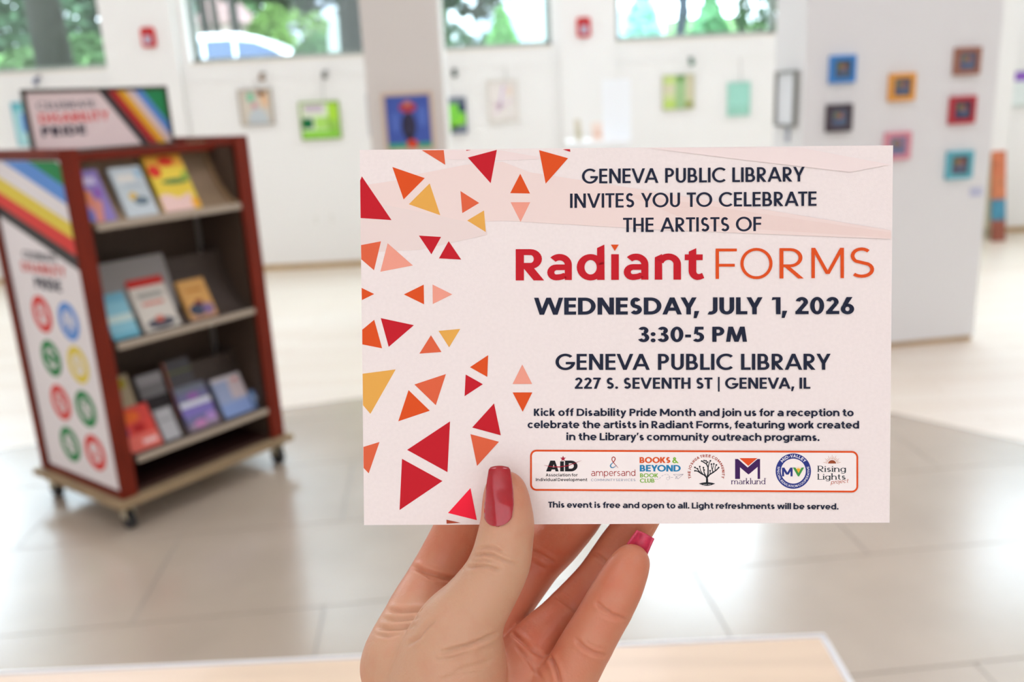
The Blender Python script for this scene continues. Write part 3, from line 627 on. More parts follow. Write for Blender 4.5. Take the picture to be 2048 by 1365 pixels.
class Field:
    def __init__(s, lo, hi, h):
        s.h = h; s.lo = np.array(lo, float); n = np.ceil((np.array(hi)-s.lo)/h).astype(int)+1; s.n = n
        s.ax = [np.arange(n[i], dtype=np.float32)*h+s.lo[i] for i in range(3)]
    def new(s): return np.full(s.n, 50*s.h, np.float32)
    def cap(s, D, a, b, ra, rb, k, fl=None):
        a = np.array(a, float); b = np.array(b, float); R = max(ra, rb)+max(k*1.5, 4*s.h)
        i0 = np.clip(((np.minimum(a, b)-R-s.lo)/s.h).astype(int), 0, s.n-1); i1 = np.clip(((np.maximum(a, b)+R-s.lo)/s.h).astype(int)+2, 1, s.n)
        sl = tuple(slice(i0[i], i1[i]) for i in range(3))
        X, Y, Z = np.meshgrid(*[s.ax[i][sl[i]] for i in range(3)], indexing='ij', sparse=True)
        ba = b-a; bb = max(ba @ ba, 1e-9)
        t = np.clip(((X-a[0])*ba[0]+(Y-a[1])*ba[1]+(Z-a[2])*ba[2])/bb, 0, 1)
        dx, dy, dz = X-a[0]-ba[0]*t, Y-a[1]-ba[1]*t, Z-a[2]-ba[2]*t
        d = np.sqrt(dx*dx+dy*dy+dz*dz)-(ra+(rb-ra)*t)
        D[sl] = smin(D[sl], d.astype(np.float32), k) if k > 0 else np.minimum(D[sl], d)
    def chain(s, D, pts, k, sub=3):
        """smooth curve through joints (x,y,z,r)"""
        P = np.array(pts, float); n = len(P); Q = []
        for i in range(n-1):
            p0 = P[max(i-1, 0)]; p1 = P[i]; p2 = P[i+1]; p3 = P[min(i+2, n-1)]
            for j in range(sub):
                t = j/sub; q = .5*((2*p1)+(-p0+p2)*t+(2*p0-5*p1+4*p2-p3)*t*t+(-p0+3*p1-3*p2+p3)*t**3)
                q = q*.6+(p1+(p2-p1)*t)*.4; Q.append(q)
        Q.append(P[-1])
        for i in range(len(Q)-1): s.cap(D, Q[i][:3], Q[i+1][:3], Q[i][3], Q[i+1][3], k)
# ---- the hand, laid out joint by joint in millimetres in the viewer's frame (x right, y up, z away)
def C3(px, py, d, r=None):
    q = [(px-1024)/FPX*d*1000, -(py-682.5)/FPX*d*1000, d*1000]
    return q+[r] if r is not None else q
HS = .62
fld = Field((-62, -214, 258), (58, -38, 352), HS)
thumb = [C3(1011, 982, .2892, 6.3), C3(1013, 1010, .2888, 7.1), C3(1015, 1050, .2880, 8.0), C3(1009, 1085, .2872, 8.3), C3(1002, 1122, .2868, 8.9), C3(985, 1160, .2872, 9.2), C3(955, 1205, .2880, 10.4), C3(915, 1262, .2900, 12.8)]
thenar = [C3(915, 1262, .2900, 12.8), C3(902, 1335, .2930, 17.5), C3(882, 1440, .298, 19.5), C3(908, 1560, .305, 18), C3(930, 1700, .309, 16.5)]
index = [C3(818, 1305, .305, 14.2), C3(838, 1225, .314, 10.6), C3(860, 1180, .321, 9.6), C3(884, 1135, .325, 9.3), C3(908, 1085, .324, 8.9), C3(932, 1030, .319, 8.3), C3(955, 985, .311, 7.8), C3(966, 955, .3062, 7.0)]
middle = [C3(935, 1320, .313, 12.5), C3(996, 1228, .324, 9.6), C3(1040, 1165, .331, 9.4), C3(1072, 1120, .333, 9.4), C3(1112, 1080, .330, 9.2), C3(1153, 1030, .322, 8.8), C3(1182, 980, .312, 8.0), C3(1196, 950, .3062, 7.1)]
ringf = [C3(1035, 1350, .307, 12), C3(1082, 1282, .313, 8.9), C3(1117, 1248, .317, 8.0), C3(1148, 1213, .319, 7.6), C3(1195, 1159, .319, 7.2), C3(1236, 1098, .316, 6.9), C3(1271, 1050, .311, 6.4), C3(1294, 1010, .3060, 6.0)]
pinky = [C3(1082, 1430, .300, 11.5), C3(1140, 1350, .2985, 8.6), C3(1165, 1304, .297, 8.0), C3(1187, 1266, .296, 7.7), C3(1216, 1215, .2955, 7.6), C3(1240, 1170, .2952, 7.1), C3(1257, 1136, .2955, 5.9), C3(1265, 1122, .2958, 4.8)]
palm = fld.new()
fld.chain(palm, thenar, 3)
for a, b in [(C3(800, 1335, .3060, 13.5), C3(872, 1560, .312, 15)), (C3(960, 1390, .3125, 13.5), C3(960, 1560, .314, 19)), (C3(1045, 1365, .3095, 11.5), C3(1030, 1560, .312, 16)), (C3(1092, 1425, .303, 11), C3(1052, 1570, .308, 15.5)), (C3(1052, 1570, .308, 15.5), C3(1000, 1710, .310, 15.5)), (C3(930, 1650, .309, 17), C3(925, 1900, .310, 17)), (C3(995, 1680, .310, 16), C3(1000, 1900, .310, 17)), (C3(1030, 1560, .312, 16), C3(995, 1700, .310, 16)),
             (C3(818, 1305, .306, 12.5), C3(930, 1330, .3135, 12)), (C3(935, 1330, .314, 11.5), C3(1035, 1355, .309, 11)), (C3(1035, 1355, .309, 10), C3(1105, 1420, .302, 10.5)), (C3(925, 1275, .300, 9), C3(825, 1290, .309, 10.5))]:
    fld.cap(palm, a[:3], b[:3], a[3], b[3], 5)
D = palm.copy()
for ch, k, kk in [(index, 2.2, 3.2), (middle, 2.2, 2.5), (ringf, 2.2, 2.2), (pinky, 2.2, 3.0), (thumb, 2.0, 3.0)]:
    f = fld.new(); fld.chain(f, ch, k)
    f = smin(palm, f, kk); D = smin(D, f, .35)
V, Fq = surface_nets(D, fld.lo, HS); del D, palm
def lap(V, F, it, lam=.5):
    E = np.concatenate([F[:, [0, 1]], F[:, [1, 2]], F[:, [2, 3]], F[:, [3, 0]]]); E = np.concatenate([E, E[:, ::-1]])
    deg = np.bincount(E[:, 0], minlength=len(V))[:, None]
    for _ in range(it):
        A = np.stack([np.bincount(E[:, 0], V[E[:, 1], q], len(V)) for q in range(3)], 1)/np.maximum(deg, 1); V = V+(A-V)*lam
    return V
def vnorm(V, F):
    n = np.cross(V[F[:, 2]]-V[F[:, 0]], V[F[:, 3]]-V[F[:, 1]]); N = np.zeros_like(V)
    for q in range(4):
        for a in range(3): N[:, a] += np.bincount(F[:, q], n[:, a], len(V))
    return N/(np.linalg.norm(N, axis=1, keepdims=True)+1e-9)
V = lap(V, Fq, 3); N = vnorm(V, Fq)
def pix(V): return np.stack([1024+V[:, 0]/V[:, 2]*FPX, 682.5-V[:, 1]/V[:, 2]*FPX], 1)
if (N[:, 2] * (V[:, 2]-V[:, 2].mean())).mean() < 0: Fq = Fq[:, ::-1]; N = -N
PX = pix(V)
# skin folds: polylines, depth mm, width px, depth window mm
folds = [([(957, 1099), (975, 1096), (989, 1097), (1008, 1108)], .45, 3.2, 250, 300), ([(949, 1113), (966, 1109), (985, 1111), (1006, 1121), (1042, 1134)], .55, 3.2, 250, 300),
 ([(935, 1136), (955, 1133), (975, 1134), (1002, 1144)], .55, 3.5, 250, 300), ([(942, 1124), (965, 1121), (990, 1127)], .3, 2.5, 250, 300), ([(1005, 1130), (1030, 1139), (1052, 1142)], .2, 3, 250, 300),
 ([(826, 1134), (845, 1142), (864, 1149), (890, 1156), (915, 1161)], .9, 4.5, 300, 350), ([(838, 1142), (858, 1156), (880, 1162)], .35, 3, 300, 350),
 ([(776, 1220), (800, 1223), (825, 1222), (855, 1221)], .6, 4, 288, 350), ([(766, 1238), (790, 1241), (815, 1240), (838, 1236)], .45, 3.5, 285, 350), ([(757, 1256), (780, 1259), (803, 1257), (828, 1251)], .6, 4, 285, 350), ([(752, 1270), (775, 1273), (800, 1268)], .35, 3.5, 285, 350),
 ([(884, 1306), (910, 1299), (938, 1292), (965, 1281), (996, 1266)], .7, 4, 250, 300), ([(870, 1322), (905, 1318), (940, 1306)], .3, 4, 250, 300), ([(905, 1345), (945, 1334), (985, 1322)], .3, 5, 250, 300), ([(880, 1362), (915, 1352), (960, 1345)], .25, 5, 250, 300),
 ([(1185, 1107), (1198, 1113), (1214, 1127)], .5, 3.5, 295, 330), ([(1112, 1193), (1130, 1205), (1158, 1230)], .55, 3.5, 295, 330), ([(1118, 1188), (1138, 1203), (1160, 1222)], .3, 2.5, 295, 330),
 ([(1192, 1206), (1208, 1219), (1224, 1230), (1254, 1241)], .55, 3.5, 280, 300), ([(1200, 1226), (1220, 1237), (1240, 1243)], .25, 3, 280, 300), ([(1150, 1279), (1168, 1296), (1186, 1306), (1214, 1313)], .55, 4, 280, 300), ([(1170, 1284), (1190, 1296), (1208, 1300)], .25, 3, 280, 300),
 ([(1063, 1103), (1080, 1110), (1093, 1118), (1112, 1129)], .5, 4, 300, 345), ([(1066, 1128), (1080, 1135), (1092, 1142)], .25, 4, 300, 345),
 ([(1020, 1262), (1044, 1284), (1066, 1303), (1090, 1316)], .5, 4, 290, 330), ([(1030, 1290), (1060, 1325), (1085, 1362)], .35, 4, 288, 330), ([(1098, 1310), (1110, 1335), (1120, 1366)], .8, 4, 280, 330), ([(870, 1240), (850, 1258), (838, 1275), (815, 1290)], .5, 4, 270, 320)]
front = N[:, 2] < -.12
for pts, dep, wd, z0, z1 in folds:
    best = np.full(len(V), 1e9); fade = np.ones(len(V)); n = len(pts)-1
    for i in range(n):
        a = np.array(pts[i], float); b = np.array(pts[i+1], float); ba = b-a; t = np.clip(((PX-a) @ ba)/(ba @ ba), 0, 1)
        d = np.linalg.norm(PX-a-t[:, None]*ba, axis=1); m_ = d < best; best[m_] = d[m_]; g = (i+t)/n; fade[m_] = np.clip(np.minimum(g, 1-g)*5+.25, 0, 1)[m_]
    msk = front & (best < wd*4) & (V[:, 2] > z0) & (V[:, 2] < z1)
    dep *= 1.6; w = np.exp(-(best/wd)**2)*fade*dep; w2 = np.exp(-((best-wd*2.1)/(wd*1.3))**2)*fade*dep*.3
    V[msk] += N[msk]*(-w+w2)[msk, None]
E_ = V
def hand_world(V):
    V = np.asarray(V)/1000.; return CP+V[:, :1]*RT+V[:, 1:2]*UP+V[:, 2:3]*fw
me = bpy.data.meshes.new('hand'); me.from_pydata(hand_world(V).tolist(), [], Fq.tolist()); me.update()
# real pinkness of the skin: finger pads and palm redder, back of the thumb tan
att = me.attributes.new('pink', 'FLOAT', 'POINT'); pk = np.full(len(V), .62)
for (x, y, d, r, a) in [(1008, 1080, .286, 15, -.55), (985, 1160, .287, 14, -.6), (930, 1240, .288, 16, -.5), (900, 1330, .29, 22, -.35), (800, 1290, .30, 20, -.45), (860, 1380, .29, 25, -.3), (915, 1060, .32, 12, .2), (1090, 1080, .325, 14, .3), (1255, 1150, .295, 10, .15), (1060, 1290, .305, 14, .35), (1150, 1190, .31, 14, .2)]:
    c_ = np.array(C3(x, y, d)); pk += a*np.exp(-(((V-c_)**2).sum(1))/(r*r))
att.data.foreach_set('value', np.clip(pk, 0, 1).astype(np.float32))
SK = bpy.data.materials.new('skin'); SK.use_nodes = True; nt = SK.node_tree; b = nt.nodes['Principled BSDF']
an = nt.nodes.new('ShaderNodeAttribute'); an.attribute_name = 'pink'; tc = nt.nodes.new('ShaderNodeTexCoord')
nz = nt.nodes.new('ShaderNodeTexNoise'); nz.inputs['Scale'].default_value = 130; nz.inputs['Detail'].default_value = 5; nt.links.new(tc.outputs['Object'], nz.inputs[0])
ad = nt.nodes.new('ShaderNodeMath'); ad.operation = 'MULTIPLY_ADD'; nt.links.new(nz.outputs[0], ad.inputs[0]); ad.inputs[1].default_value = .55; nt.links.new(an.outputs['Fac'], ad.inputs[2])
sb = nt.nodes.new('ShaderNodeMath'); sb.operation = 'SUBTRACT'; sb.use_clamp = True; nt.links.new(ad.outputs[0], sb.inputs[0]); sb.inputs[1].default_value = .27
mx = nt.nodes.new('ShaderNodeMix'); mx.data_type = 'RGBA'; nt.links.new(sb.outputs[0], mx.inputs[0]); mx.inputs[6].default_value = (*srgb((208, 162, 130)), 1); mx.inputs[7].default_value = (*srgb((206, 114, 82)), 1)
nt.links.new(mx.outputs[2], b.inputs['Base Color']); b.inputs['Roughness'].default_value = .42; b.inputs['Specular IOR Level'].default_value = .45
b.inputs['Subsurface Weight'].default_value = .25; b.inputs['Subsurface Radius'].default_value = (1, .32, .18); b.inputs['Subsurface Scale'].default_value = .0022
n2 = nt.nodes.new('ShaderNodeTexNoise'); n2.inputs['Scale'].default_value = 1500; n2.inputs['Detail'].default_value = 2; nt.links.new(tc.outputs['Object'], n2.inputs[0])
vo = nt.nodes.new('ShaderNodeTexVoronoi'); vo.inputs['Scale'].default_value = 900; nt.links.new(tc.outputs['Object'], vo.inputs[0])
a2 = nt.nodes.new('ShaderNodeMath'); a2.operation = 'MULTIPLY_ADD'; nt.links.new(vo.outputs['Distance'], a2.inputs[0]); a2.inputs[1].default_value = .6; nt.links.new(n2.outputs[0], a2.inputs[2])
bp = nt.nodes.new('ShaderNodeBump'); bp.inputs['Strength'].default_value = .35; bp.inputs['Distance'].default_value = .0002; nt.links.new(a2.outputs[0], bp.inputs['Height']); nt.links.new(bp.outputs[0], b.inputs['Normal'])
hand = link('hand', me, SK, smooth=True)
tag(hand, 'left hand with long glossy red nails pinching the invitation card', 'hand')
M_NAIL = mat('red_nail_lacquer', (172, 6, 30), .14, .5, coat=1.0, noise=.06, nscale=260)
M_NAILU = mat('nail_underside', (206, 62, 92), .35, .5, noise=.2, nscale=500)
def nail(fn, mats, nt_=22, ns=17, th=.7, smooth=True):
    """fn(t,s)->front point mm, thickness pushed away from viewer along z"""
    f_ = [[np.array(fn(i/(nt_-1), -1+2*j/(ns-1)), float) for j in range(ns)] for i in range(nt_)]
    mb = MB(); P = np.array(f_).reshape(-1, 3); Q = P.copy()
    nn = np.zeros_like(P)
    G_ = P.reshape(nt_, ns, 3); du = np.gradient(G_, axis=0); dv = np.gradient(G_, axis=1); nn = np.cross(du, dv).reshape(-1, 3); nn /= np.linalg.norm(nn, axis=1, keepdims=True)+1e-9
    sg = np.sign(nn[:, 2].mean()) or 1; Q = P+nn*sg*th
    A = hand_world(P); B = hand_world(Q); k = nt_*ns; fs = []
    for i in range(nt_-1):
        for j in range(ns-1):
            a = i*ns+j; fs += [(a, a+1, a+ns+1, a+ns), (k+a+ns, k+a+ns+1, k+a+1, k+a)]
    for i in range(nt_-1):
        a = i*ns; fs.append((a, a+ns, k+a+ns, k+a)); a = i*ns+ns-1; fs.append((a+ns, a, k+a, k+a+ns))
    for j in range(ns-1):
        a = j; fs.append((a+1, a, k+a, k+a+1)); a = (nt_-1)*ns+j; fs.append((a, a+1, k+a+1, k+a))
    mb.add(list(A)+list(B), fs); o = mb.build('fingernail', mats, hand, smooth=smooth)
    return o
def interp(x, xs, ys): return float(np.interp(x, xs, ys))
def thumb_nail(t, s):
    tt = t**1.6; y = 1053-tt*121
    q = min(1, tt/.17); rnd = max(.04, (1-(1-q)**2.4)**(1/2.4))
    if tt > .95: rnd *= 1-.10*((tt-.95)/.05)**2
    xl = interp(y, [930, 938, 960, 1010, 1035, 1053], [979.5, 977.5, 974, 968.5, 968, 970]); xr = interp(y, [930, 938, 960, 985, 1010, 1035, 1053], [1018.5, 1020.5, 1024, 1026.5, 1027.5, 1024, 1016])
    x = (xl+xr)/2+(xr-xl)/2*rnd*s; ys = [932, 982, 1010, 1050]
    xc = interp(y, ys, [999, 1003, 1008, 1013]); r = interp(y, ys, [7.0, 7.5, 8.0, 8.5]); fr = interp(y, ys, [.2828, .2811, .2800, .2787])
    dx = (x-xc)/6.15; z = fr*1000+r-math.sqrt(max(.3, r*r-dx*dx))
    y += (3.0*s*s)*max(0, tt-.9)/.1
    return C3(x, y, z/1000.)
o = nail(thumb_nail, M_NAIL, 30, 21, .9)
def pinky_nail(t, s):
    cx = 1271+(1291-1271)*t; cy = 1106+(1068-1106)*t; hw = 21.5+(17-21.5)*t
    ax = (.90, .43); x = cx+ax[0]*hw*s; y = cy+ax[1]*hw*s+(4*s*s*(t-.5) if t > .5 else 0)
    return C3(x, y, .2990+(-2.4*s*s+1.2*0)/1000.)
on = nail(pinky_nail, M_NAILU, 12, 13, .6); tag(on, 'pinky nail seen from its pale pink underside')
def back_nail(tipA, tipB):
    a = np.array(tipA[:3]); b = np.array(tipB[:3]); u = b-a; u /= np.linalg.norm(u); side = np.cross(u, [0, 0, 1.]); side /= np.linalg.norm(side); nrm = np.cross(side, u); nrm = nrm*(1 if nrm[2] > 0 else -1)
    def fn(t, s):
        rr = tipB[3]+1.; return b+u*(-4+17*t)+side*math.sin(s*.95)*rr*.98+nrm*(math.cos(s*.95)*rr-.4-max(0, t-.4)*1.5)
    nail(fn, M_NAIL, 12, 11, .6)
for ch in (index, middle, ringf): back_nail(ch[-2], ch[-1])
# wrist and forearm continue below the frame as one skin-covered part of the arm
fa = Field((-70, -420, 262), (70, -140, 352), 2.0); Dw = fa.new()
for a, b, r0, r1 in [(C3(926, 1790, .310), C3(900, 2500, .31), 16.6, 26), (C3(998, 1790, .310), C3(1015, 2500, .31), 16.6, 26)]: fa.cap(Dw, a, b, r0, r1, 8)
V2, F2 = surface_nets(Dw, fa.lo, 2.0); V2 = lap(V2, F2, 3); N2 = vnorm(V2, F2)
if (N2[:, 2]*(V2[:, 2]-V2[:, 2].mean())).mean() < 0: F2 = F2[:, ::-1]
m2 = bpy.data.meshes.new('forearm'); m2.from_pydata(hand_world(V2).tolist(), [], F2.tolist()); m2.update()
at2 = m2.attributes.new('pink', 'FLOAT', 'POINT'); at2.data.foreach_set('value', np.full(len(V2), .6, np.float32)); link('forearm', m2, SK, hand, smooth=True)
# ------------------------------------------------------------------ the book display cart
CA = math.radians(52.68); CX, CY = -1.467, 3.011; CW, CDp, CT = .761, .603, 1.401
cu = np.array([math.cos(CA), math.sin(CA), 0]); cv_ = np.array([-math.sin(CA), math.cos(CA), 0]); CO3 = np.array([CX, CY, 0])
cart = empty('book_cart', (CX, CY, 0), CA, 'cherry wood book display cart on casters with a rainbow striped side poster', 'book cart')
M_CH = mat('cherry_wood', (116, 36, 18), .5, .2, noise=.22, nscale=9, stretch=(6, 6, .6))
M_DK = mat('dark_laminate', (74, 58, 46), .6, .4, noise=.1, nscale=4)
M_PLY = mat('plywood_base', (160, 138, 106), .5, .4, noise=.1, nscale=8)
M_MET = mat('grey_metal', (150, 146, 140), .4, .5, metal=.6)
M_RUB = mat('black_rubber', (22, 23, 26), .5)
M_WHB = mat('poster_board', (236, 231, 231), .55, .3)
MB().box((-.028, -.028, .102), (CW+.028, CDp+.028, .13)).build('base_platform', M_PLY, cart, bevel=.006)
pz, pt = .13, .068
for x0 in (0, CW-pt):     # side panels: posts, rails and inset board
    mb = MB()
    mb.box((x0, 0, pz), (x0+pt, .009, CT)); mb.box((x0, CDp-.048, pz), (x0+pt, CDp, CT)); mb.box((x0+.004, .008, CT-.03), (x0+pt-.004, CDp-.045, CT)); mb.box((x0+.004, .008, pz), (x0+pt-.004, CDp-.045, pz+.02))
    mb.box((x0+.018, .008, pz+.01), (x0+pt-.0, CDp-.045, CT-.02)); mb.build('side_panel', M_CH, cart, bevel=.003)
for x0 in (pt, CW-pt-.006): box('inner_lining', (x0, .02, pz), (x0+.006, CDp-.02, CT-.04), M_DK, cart)
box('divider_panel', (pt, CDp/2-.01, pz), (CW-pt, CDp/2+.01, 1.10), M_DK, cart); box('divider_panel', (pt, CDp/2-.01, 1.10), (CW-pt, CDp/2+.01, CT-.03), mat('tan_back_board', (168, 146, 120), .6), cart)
for u_ in (pt+.012, CW-pt-.034):
    for v_ in (CDp/2-.016, CDp/2+.010): box('shelf_standard', (u_, v_, pz+.02), (u_+.022, v_+.006, CT-.05), M_MET, cart)
box('top_rail', (pt, .0, CT-.030), (CW-pt, .026, CT-.014), M_CH, cart, bevel=.003)
box('top_rail', (pt, CDp-.028, CT-.030), (CW-pt, CDp, CT-.014), M_CH, cart, bevel=.003)
box('top_board', (pt, .12, CT-.05), (CW-pt, CDp-.12, CT-.03), M_CH, cart)
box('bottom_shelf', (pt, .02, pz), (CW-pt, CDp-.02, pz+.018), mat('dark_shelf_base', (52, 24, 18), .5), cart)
shelves = [1.13, .70, .262]
TILT = math.radians(27)
PROF = [(.012, .006), (.05, .012), (.082, .036), (.118, .074), (.150, .122), (.176, .180), (.190, .245)]
for zs in shelves:
    top = zs > 1
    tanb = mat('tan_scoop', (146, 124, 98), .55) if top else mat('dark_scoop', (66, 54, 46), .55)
    mb = MB(); up_ = [(y, zs+z) for y, z in PROF]; lo_ = [(y+.006, zs+z-.008) for y, z in PROF]
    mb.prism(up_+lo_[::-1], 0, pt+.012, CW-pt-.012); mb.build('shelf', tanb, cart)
    MB().prism([(.0, zs-.012), (.012, zs-.012), (.012, zs+.006), (.004, zs+.012), (.0, zs+.008)], 0, pt+.020, CW-pt-.004).build('shelf_lip', mat('shelf_edge', (172, 158, 140), .45), cart)
    for x0 in (pt+.007, CW-pt-.020):
        prof = [(y-.012, zs+z+.012) for y, z in PROF]+[(.285, zs+.257), (.285, zs-.03), (.05, zs-.012)]
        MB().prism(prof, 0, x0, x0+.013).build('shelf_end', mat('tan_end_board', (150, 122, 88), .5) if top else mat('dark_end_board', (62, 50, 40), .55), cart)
for x0, y0 in [(.03, .03), (CW-.03, .03), (.03, CDp-.03), (CW-.03, CDp-.03)]:
    mb = MB(); mb.box((x0-.03, y0-.03, .097), (x0+.03, y0+.03, .103)).box((x0-.02, y0-.017, .045), (x0-.016, y0+.017, .098)).box((x0+.016, y0-.017, .045), (x0+.02, y0+.017, .098))
    cs_ = mb.build('caster', mat('caster_fork', (196, 186, 160), .4, metal=.4), cart)
    wm = MB(); wm.tube([(x0-.014, y0, .036), (x0-.01, y0, .036), (x0+.01, y0, .036), (x0+.014, y0, .036)], [.032, .036, .036, .032], 20); wm.build('caster_wheel', M_RUB, cs_, smooth=False)
CARTINV = cart.matrix_world.inverted() if False else (Matrix.Translation((CX, CY, 0)) @ Matrix.Rotation(CA, 4, 'Z')).inverted()
# side poster
P_SIDE = CO3+cu*.012; NS = -cu
GRN, BLU, WHT, YLW, RD, BK = (38, 138, 76), (98, 150, 220), (234, 230, 230), (230, 208, 76), (222, 66, 60), (64, 62, 62)
box('poster', (.0125, .012, pz+.028), (.018, CDp-.052, CT-.036), M_WHB, cart)
box('recess_shade_strip', (.010, CDp-.052, pz+.02), (.0165, CDp-.046, CT-.03), mat('recess_shade', (34, 26, 24), .6), cart)  # dark strip stands in for the shade in the side recess
def side_print(p, name, lab=None, lay0=0):
    o = p.build(name, cart, P_SIDE, NS, step=.0004, inv=CARTINV)
    return tag(o, lab) if lab else o
def side_px(v, z):      # photograph pixel of a point on the side plane
    P = P_SIDE+cv_*v+np.array([0, 0, z])-np.array([0, 0, P_SIDE[2]]); d = P-CP; zz = d @ fw
    return (1024+FPX*(d @ RT)/zz, 682.5-FPX*(d @ UP)/zz)
# stripes given in the poster's own metres (distance from front, height)
vF, vB = .014, CDp-.054; zt = CT-.038
def zl(zF, zB): return lambda v: zF+(zB-zF)*(v-vF)/(vB-vF)
edges = [(1.303, 1.455), (1.243, 1.41), (1.185, 1.36), (1.134, 1.29), (1.100, 1.232), (1.045, 1.192), (1.012, 1.158)]
def side_stripe(k, rgb):
    a0, b0 = edges[k]; a1, b1 = edges[k+1]; pts = []
    up = []; n = 24
    for i in range(n+1):
        v = vF+(vB-vF)*i/n; up.append((v, min(zt, a0+(b0-a0)*i/n)))
    lo = [(vB+(vF-vB)*i/n, min(zt, b1+(a1-b1)*i/n)) for i in range(n+1)]
    side_print(Print().poly([side_px(v, z) for v, z in up+lo], rgb, 1), 'stripe')
edges = [(1.345, 1.56), (1.275, 1.475), (1.212, 1.40), (1.150, 1.325), (1.095, 1.262), (1.035, 1.207), (.985, 1.162)]
for k, c in enumerate([GRN, BLU, WHT, YLW, RD, BK]): side_stripe(k, c)
for s_, (y_, col_, cap_, w_, v0, v1) in {'CELEBRATE': (1.008, (70, 72, 80), .030, .19, .425, .175), 'DISABILITY': (.958, (216, 92, 84), .038, .22, .452, .128), 'PRIDE': (.900, (52, 56, 70), .042, .28, .372, .180)}.items():
    a = side_px(v0, y_); b = side_px(v1, y_); c = side_px(v0, y_+cap_); p = Print()
    Lw, gl = layout(s_, w_, w_*.85, .76, 'fut', .12); k = (v1-v0)/Lw
    for gx, gw, P in gl:
        for q in P: p.poly([side_px(v0+(gx+x)*k, y_+yy*cap_) for x, yy in q], col_, 1)
    side_print(p, 'lettering')
icons = [(.365, .800, RD), (.172, .793, BLU), (.360, .628, GRN), (.163, .630, YLW), (.354, .452, RD), (.168, .458, GRN), (.343, .282, GRN), (.158, .285, RD)]
for n_, (v, z, c) in enumerate(icons):
    r1, r0 = .072, .041; p = Print()
    for q in band(v, z, r1, r1, 0, 360, r1-r0, r1-r0, 32): p.poly([side_px(*a) for a in q], c, 1)
    sh = [lambda: stroke([(v-.022, z-.02), (v, z+.012), (v+.02, z-.004)], .014)+band(v, z+.026, .009, .009, 0, 360, .009, .009, 10),
          lambda: band(v, z+.024, .010, .010, 0, 360, .010, .010, 10)+stroke([(v, z+.014), (v, z-.012), (v+.018, z-.034)], .014)+stroke([(v, z-.012), (v-.018, z-.034)], .012),
          lambda: stroke([(v-.038, z), (v, z-.016), (v+.038, z)], .016)+stroke([(v-.038, z), (v, z+.018), (v+.038, z)], .016),
          lambda: band(v, z, .018, .020, 180, 360, .014, .014, 10)+[[(v-.008, z), (v+.008, z), (v+.008, z+.03), (v-.008, z+.03)]],
          lambda: stroke([(v+.022, z+.012), (v, z-.026), (v-.022, z+.012), (v-.010, z+.024), (v, z+.012), (v+.010, z+.024), (v+.022, z+.012)], .010),
          lambda: band(v, z+.006, .024, .026, -120, 150, .011, .011, 12)+stroke([(v-.006, z-.006), (v-.010, z-.034)], .010),
          lambda: band(v, z, .020, .024, 30, 330, .010, .010, 12),
          lambda: [[(v-.018, z-.022), (v+.018, z-.022), (v, z+.026)]]][n_]()
    for q in sh: p.poly([side_px(*a) for a in q], c, 1)
    side_print(p, 'icon_ring')
# sign standing on top
sx0, sx1, sz0, sz1, sd_ = .062, .632, CT-.03, 1.606, .30
sign = empty('sign_holder', (0, 0, 0)); sign.parent = cart; sign.matrix_parent_inverse = Matrix.Identity(4)
M_BLK = mat('sign_frame_black', (62, 54, 46), .45)
MB().box((sx0, sd_, sz0+.012), (sx0+.012, sd_+.02, sz1)).box((sx1-.012, sd_, sz0+.012), (sx1, sd_+.02, sz1)).box((sx0, sd_, sz1-.012), (sx1, sd_+.02, sz1)).box((sx0, sd_, sz0+.004), (sx1, sd_+.02, sz0+.018)).build('sign_frame', M_BLK, sign, bevel=.002)
box('sign_board', (sx0+.008, sd_+.008, sz0+.01), (sx1-.008, sd_+.014, sz1-.008), mat('sign_card', (226, 208, 206), .5), sign)
box('sign_foot', (sx0+.05, sd_-.10, sz0), (sx1-.02, sd_+.10, sz0+.006), mat('clear_acrylic', (206, 196, 192), .2), sign)
P_SG = CO3+cv_*(sd_+.0078); NSG = -cv_
def sg_px(x, z):
    P = P_SG+cu*x+np.array([0, 0, z]); d = P-CP; zz = d @ fw; return (1024+FPX*(d @ RT)/zz, 682.5-FPX*(d @ UP)/zz)
bx0, bx1, bz0, bz1 = sx0+.012, sx1-.012, sz0+.018, sz1-.012
for k, c in enumerate([(60, 58, 60), (176, 44, 44), (226, 168, 44), (216, 196, 192), (90, 140, 208), (44, 138, 84)]):
    w_ = .036; xt = .345+k*w_; xb = .49+k*w_*1.02+ .0
    q = [(xt, bz1), (xt+w_, bz1), (xb+w_, bz0), (xb, bz0)]
    q = clip(q[::-1], [(bx0, bz0), (bx1, bz0), (bx1, bz1), (bx0, bz1)])
    if k == 5: q = clip([(xt, bz1), (xb, bz0), (xb+.3, bz0), (xt+.3, bz1)], [(bx0, bz0), (bx1, bz0), (bx1, bz1), (bx0, bz1)])
    if len(q) > 2: Print().poly([sg_px(*a) for a in q], c, 1).build('stripe', sign, P_SG, NSG, step=.0004, inv=CARTINV)
for s_, y_, cap_, w_, v1, col_ in [('CELEBRATE', 1.535, .026, .16, .325, (84, 88, 98)), ('DISABILITY', 1.487, .034, .22, .372, (222, 78, 76)), ('PRIDE', 1.440, .035, .28, .272, (40, 44, 60))]:
    p = Print(); v0 = .108; Lw, gl = layout(s_, w_, w_*.85, .76, 'fut', .12); k = (v1-v0)/Lw
    for gx, gw, P in gl:
        for q in P: p.poly([sg_px(v0+(gx+x)*k, y_+yy*cap_) for x, yy in q], col_, 1)
    p.build('lettering', sign, P_SG, NSG, step=.0004, inv=CARTINV)
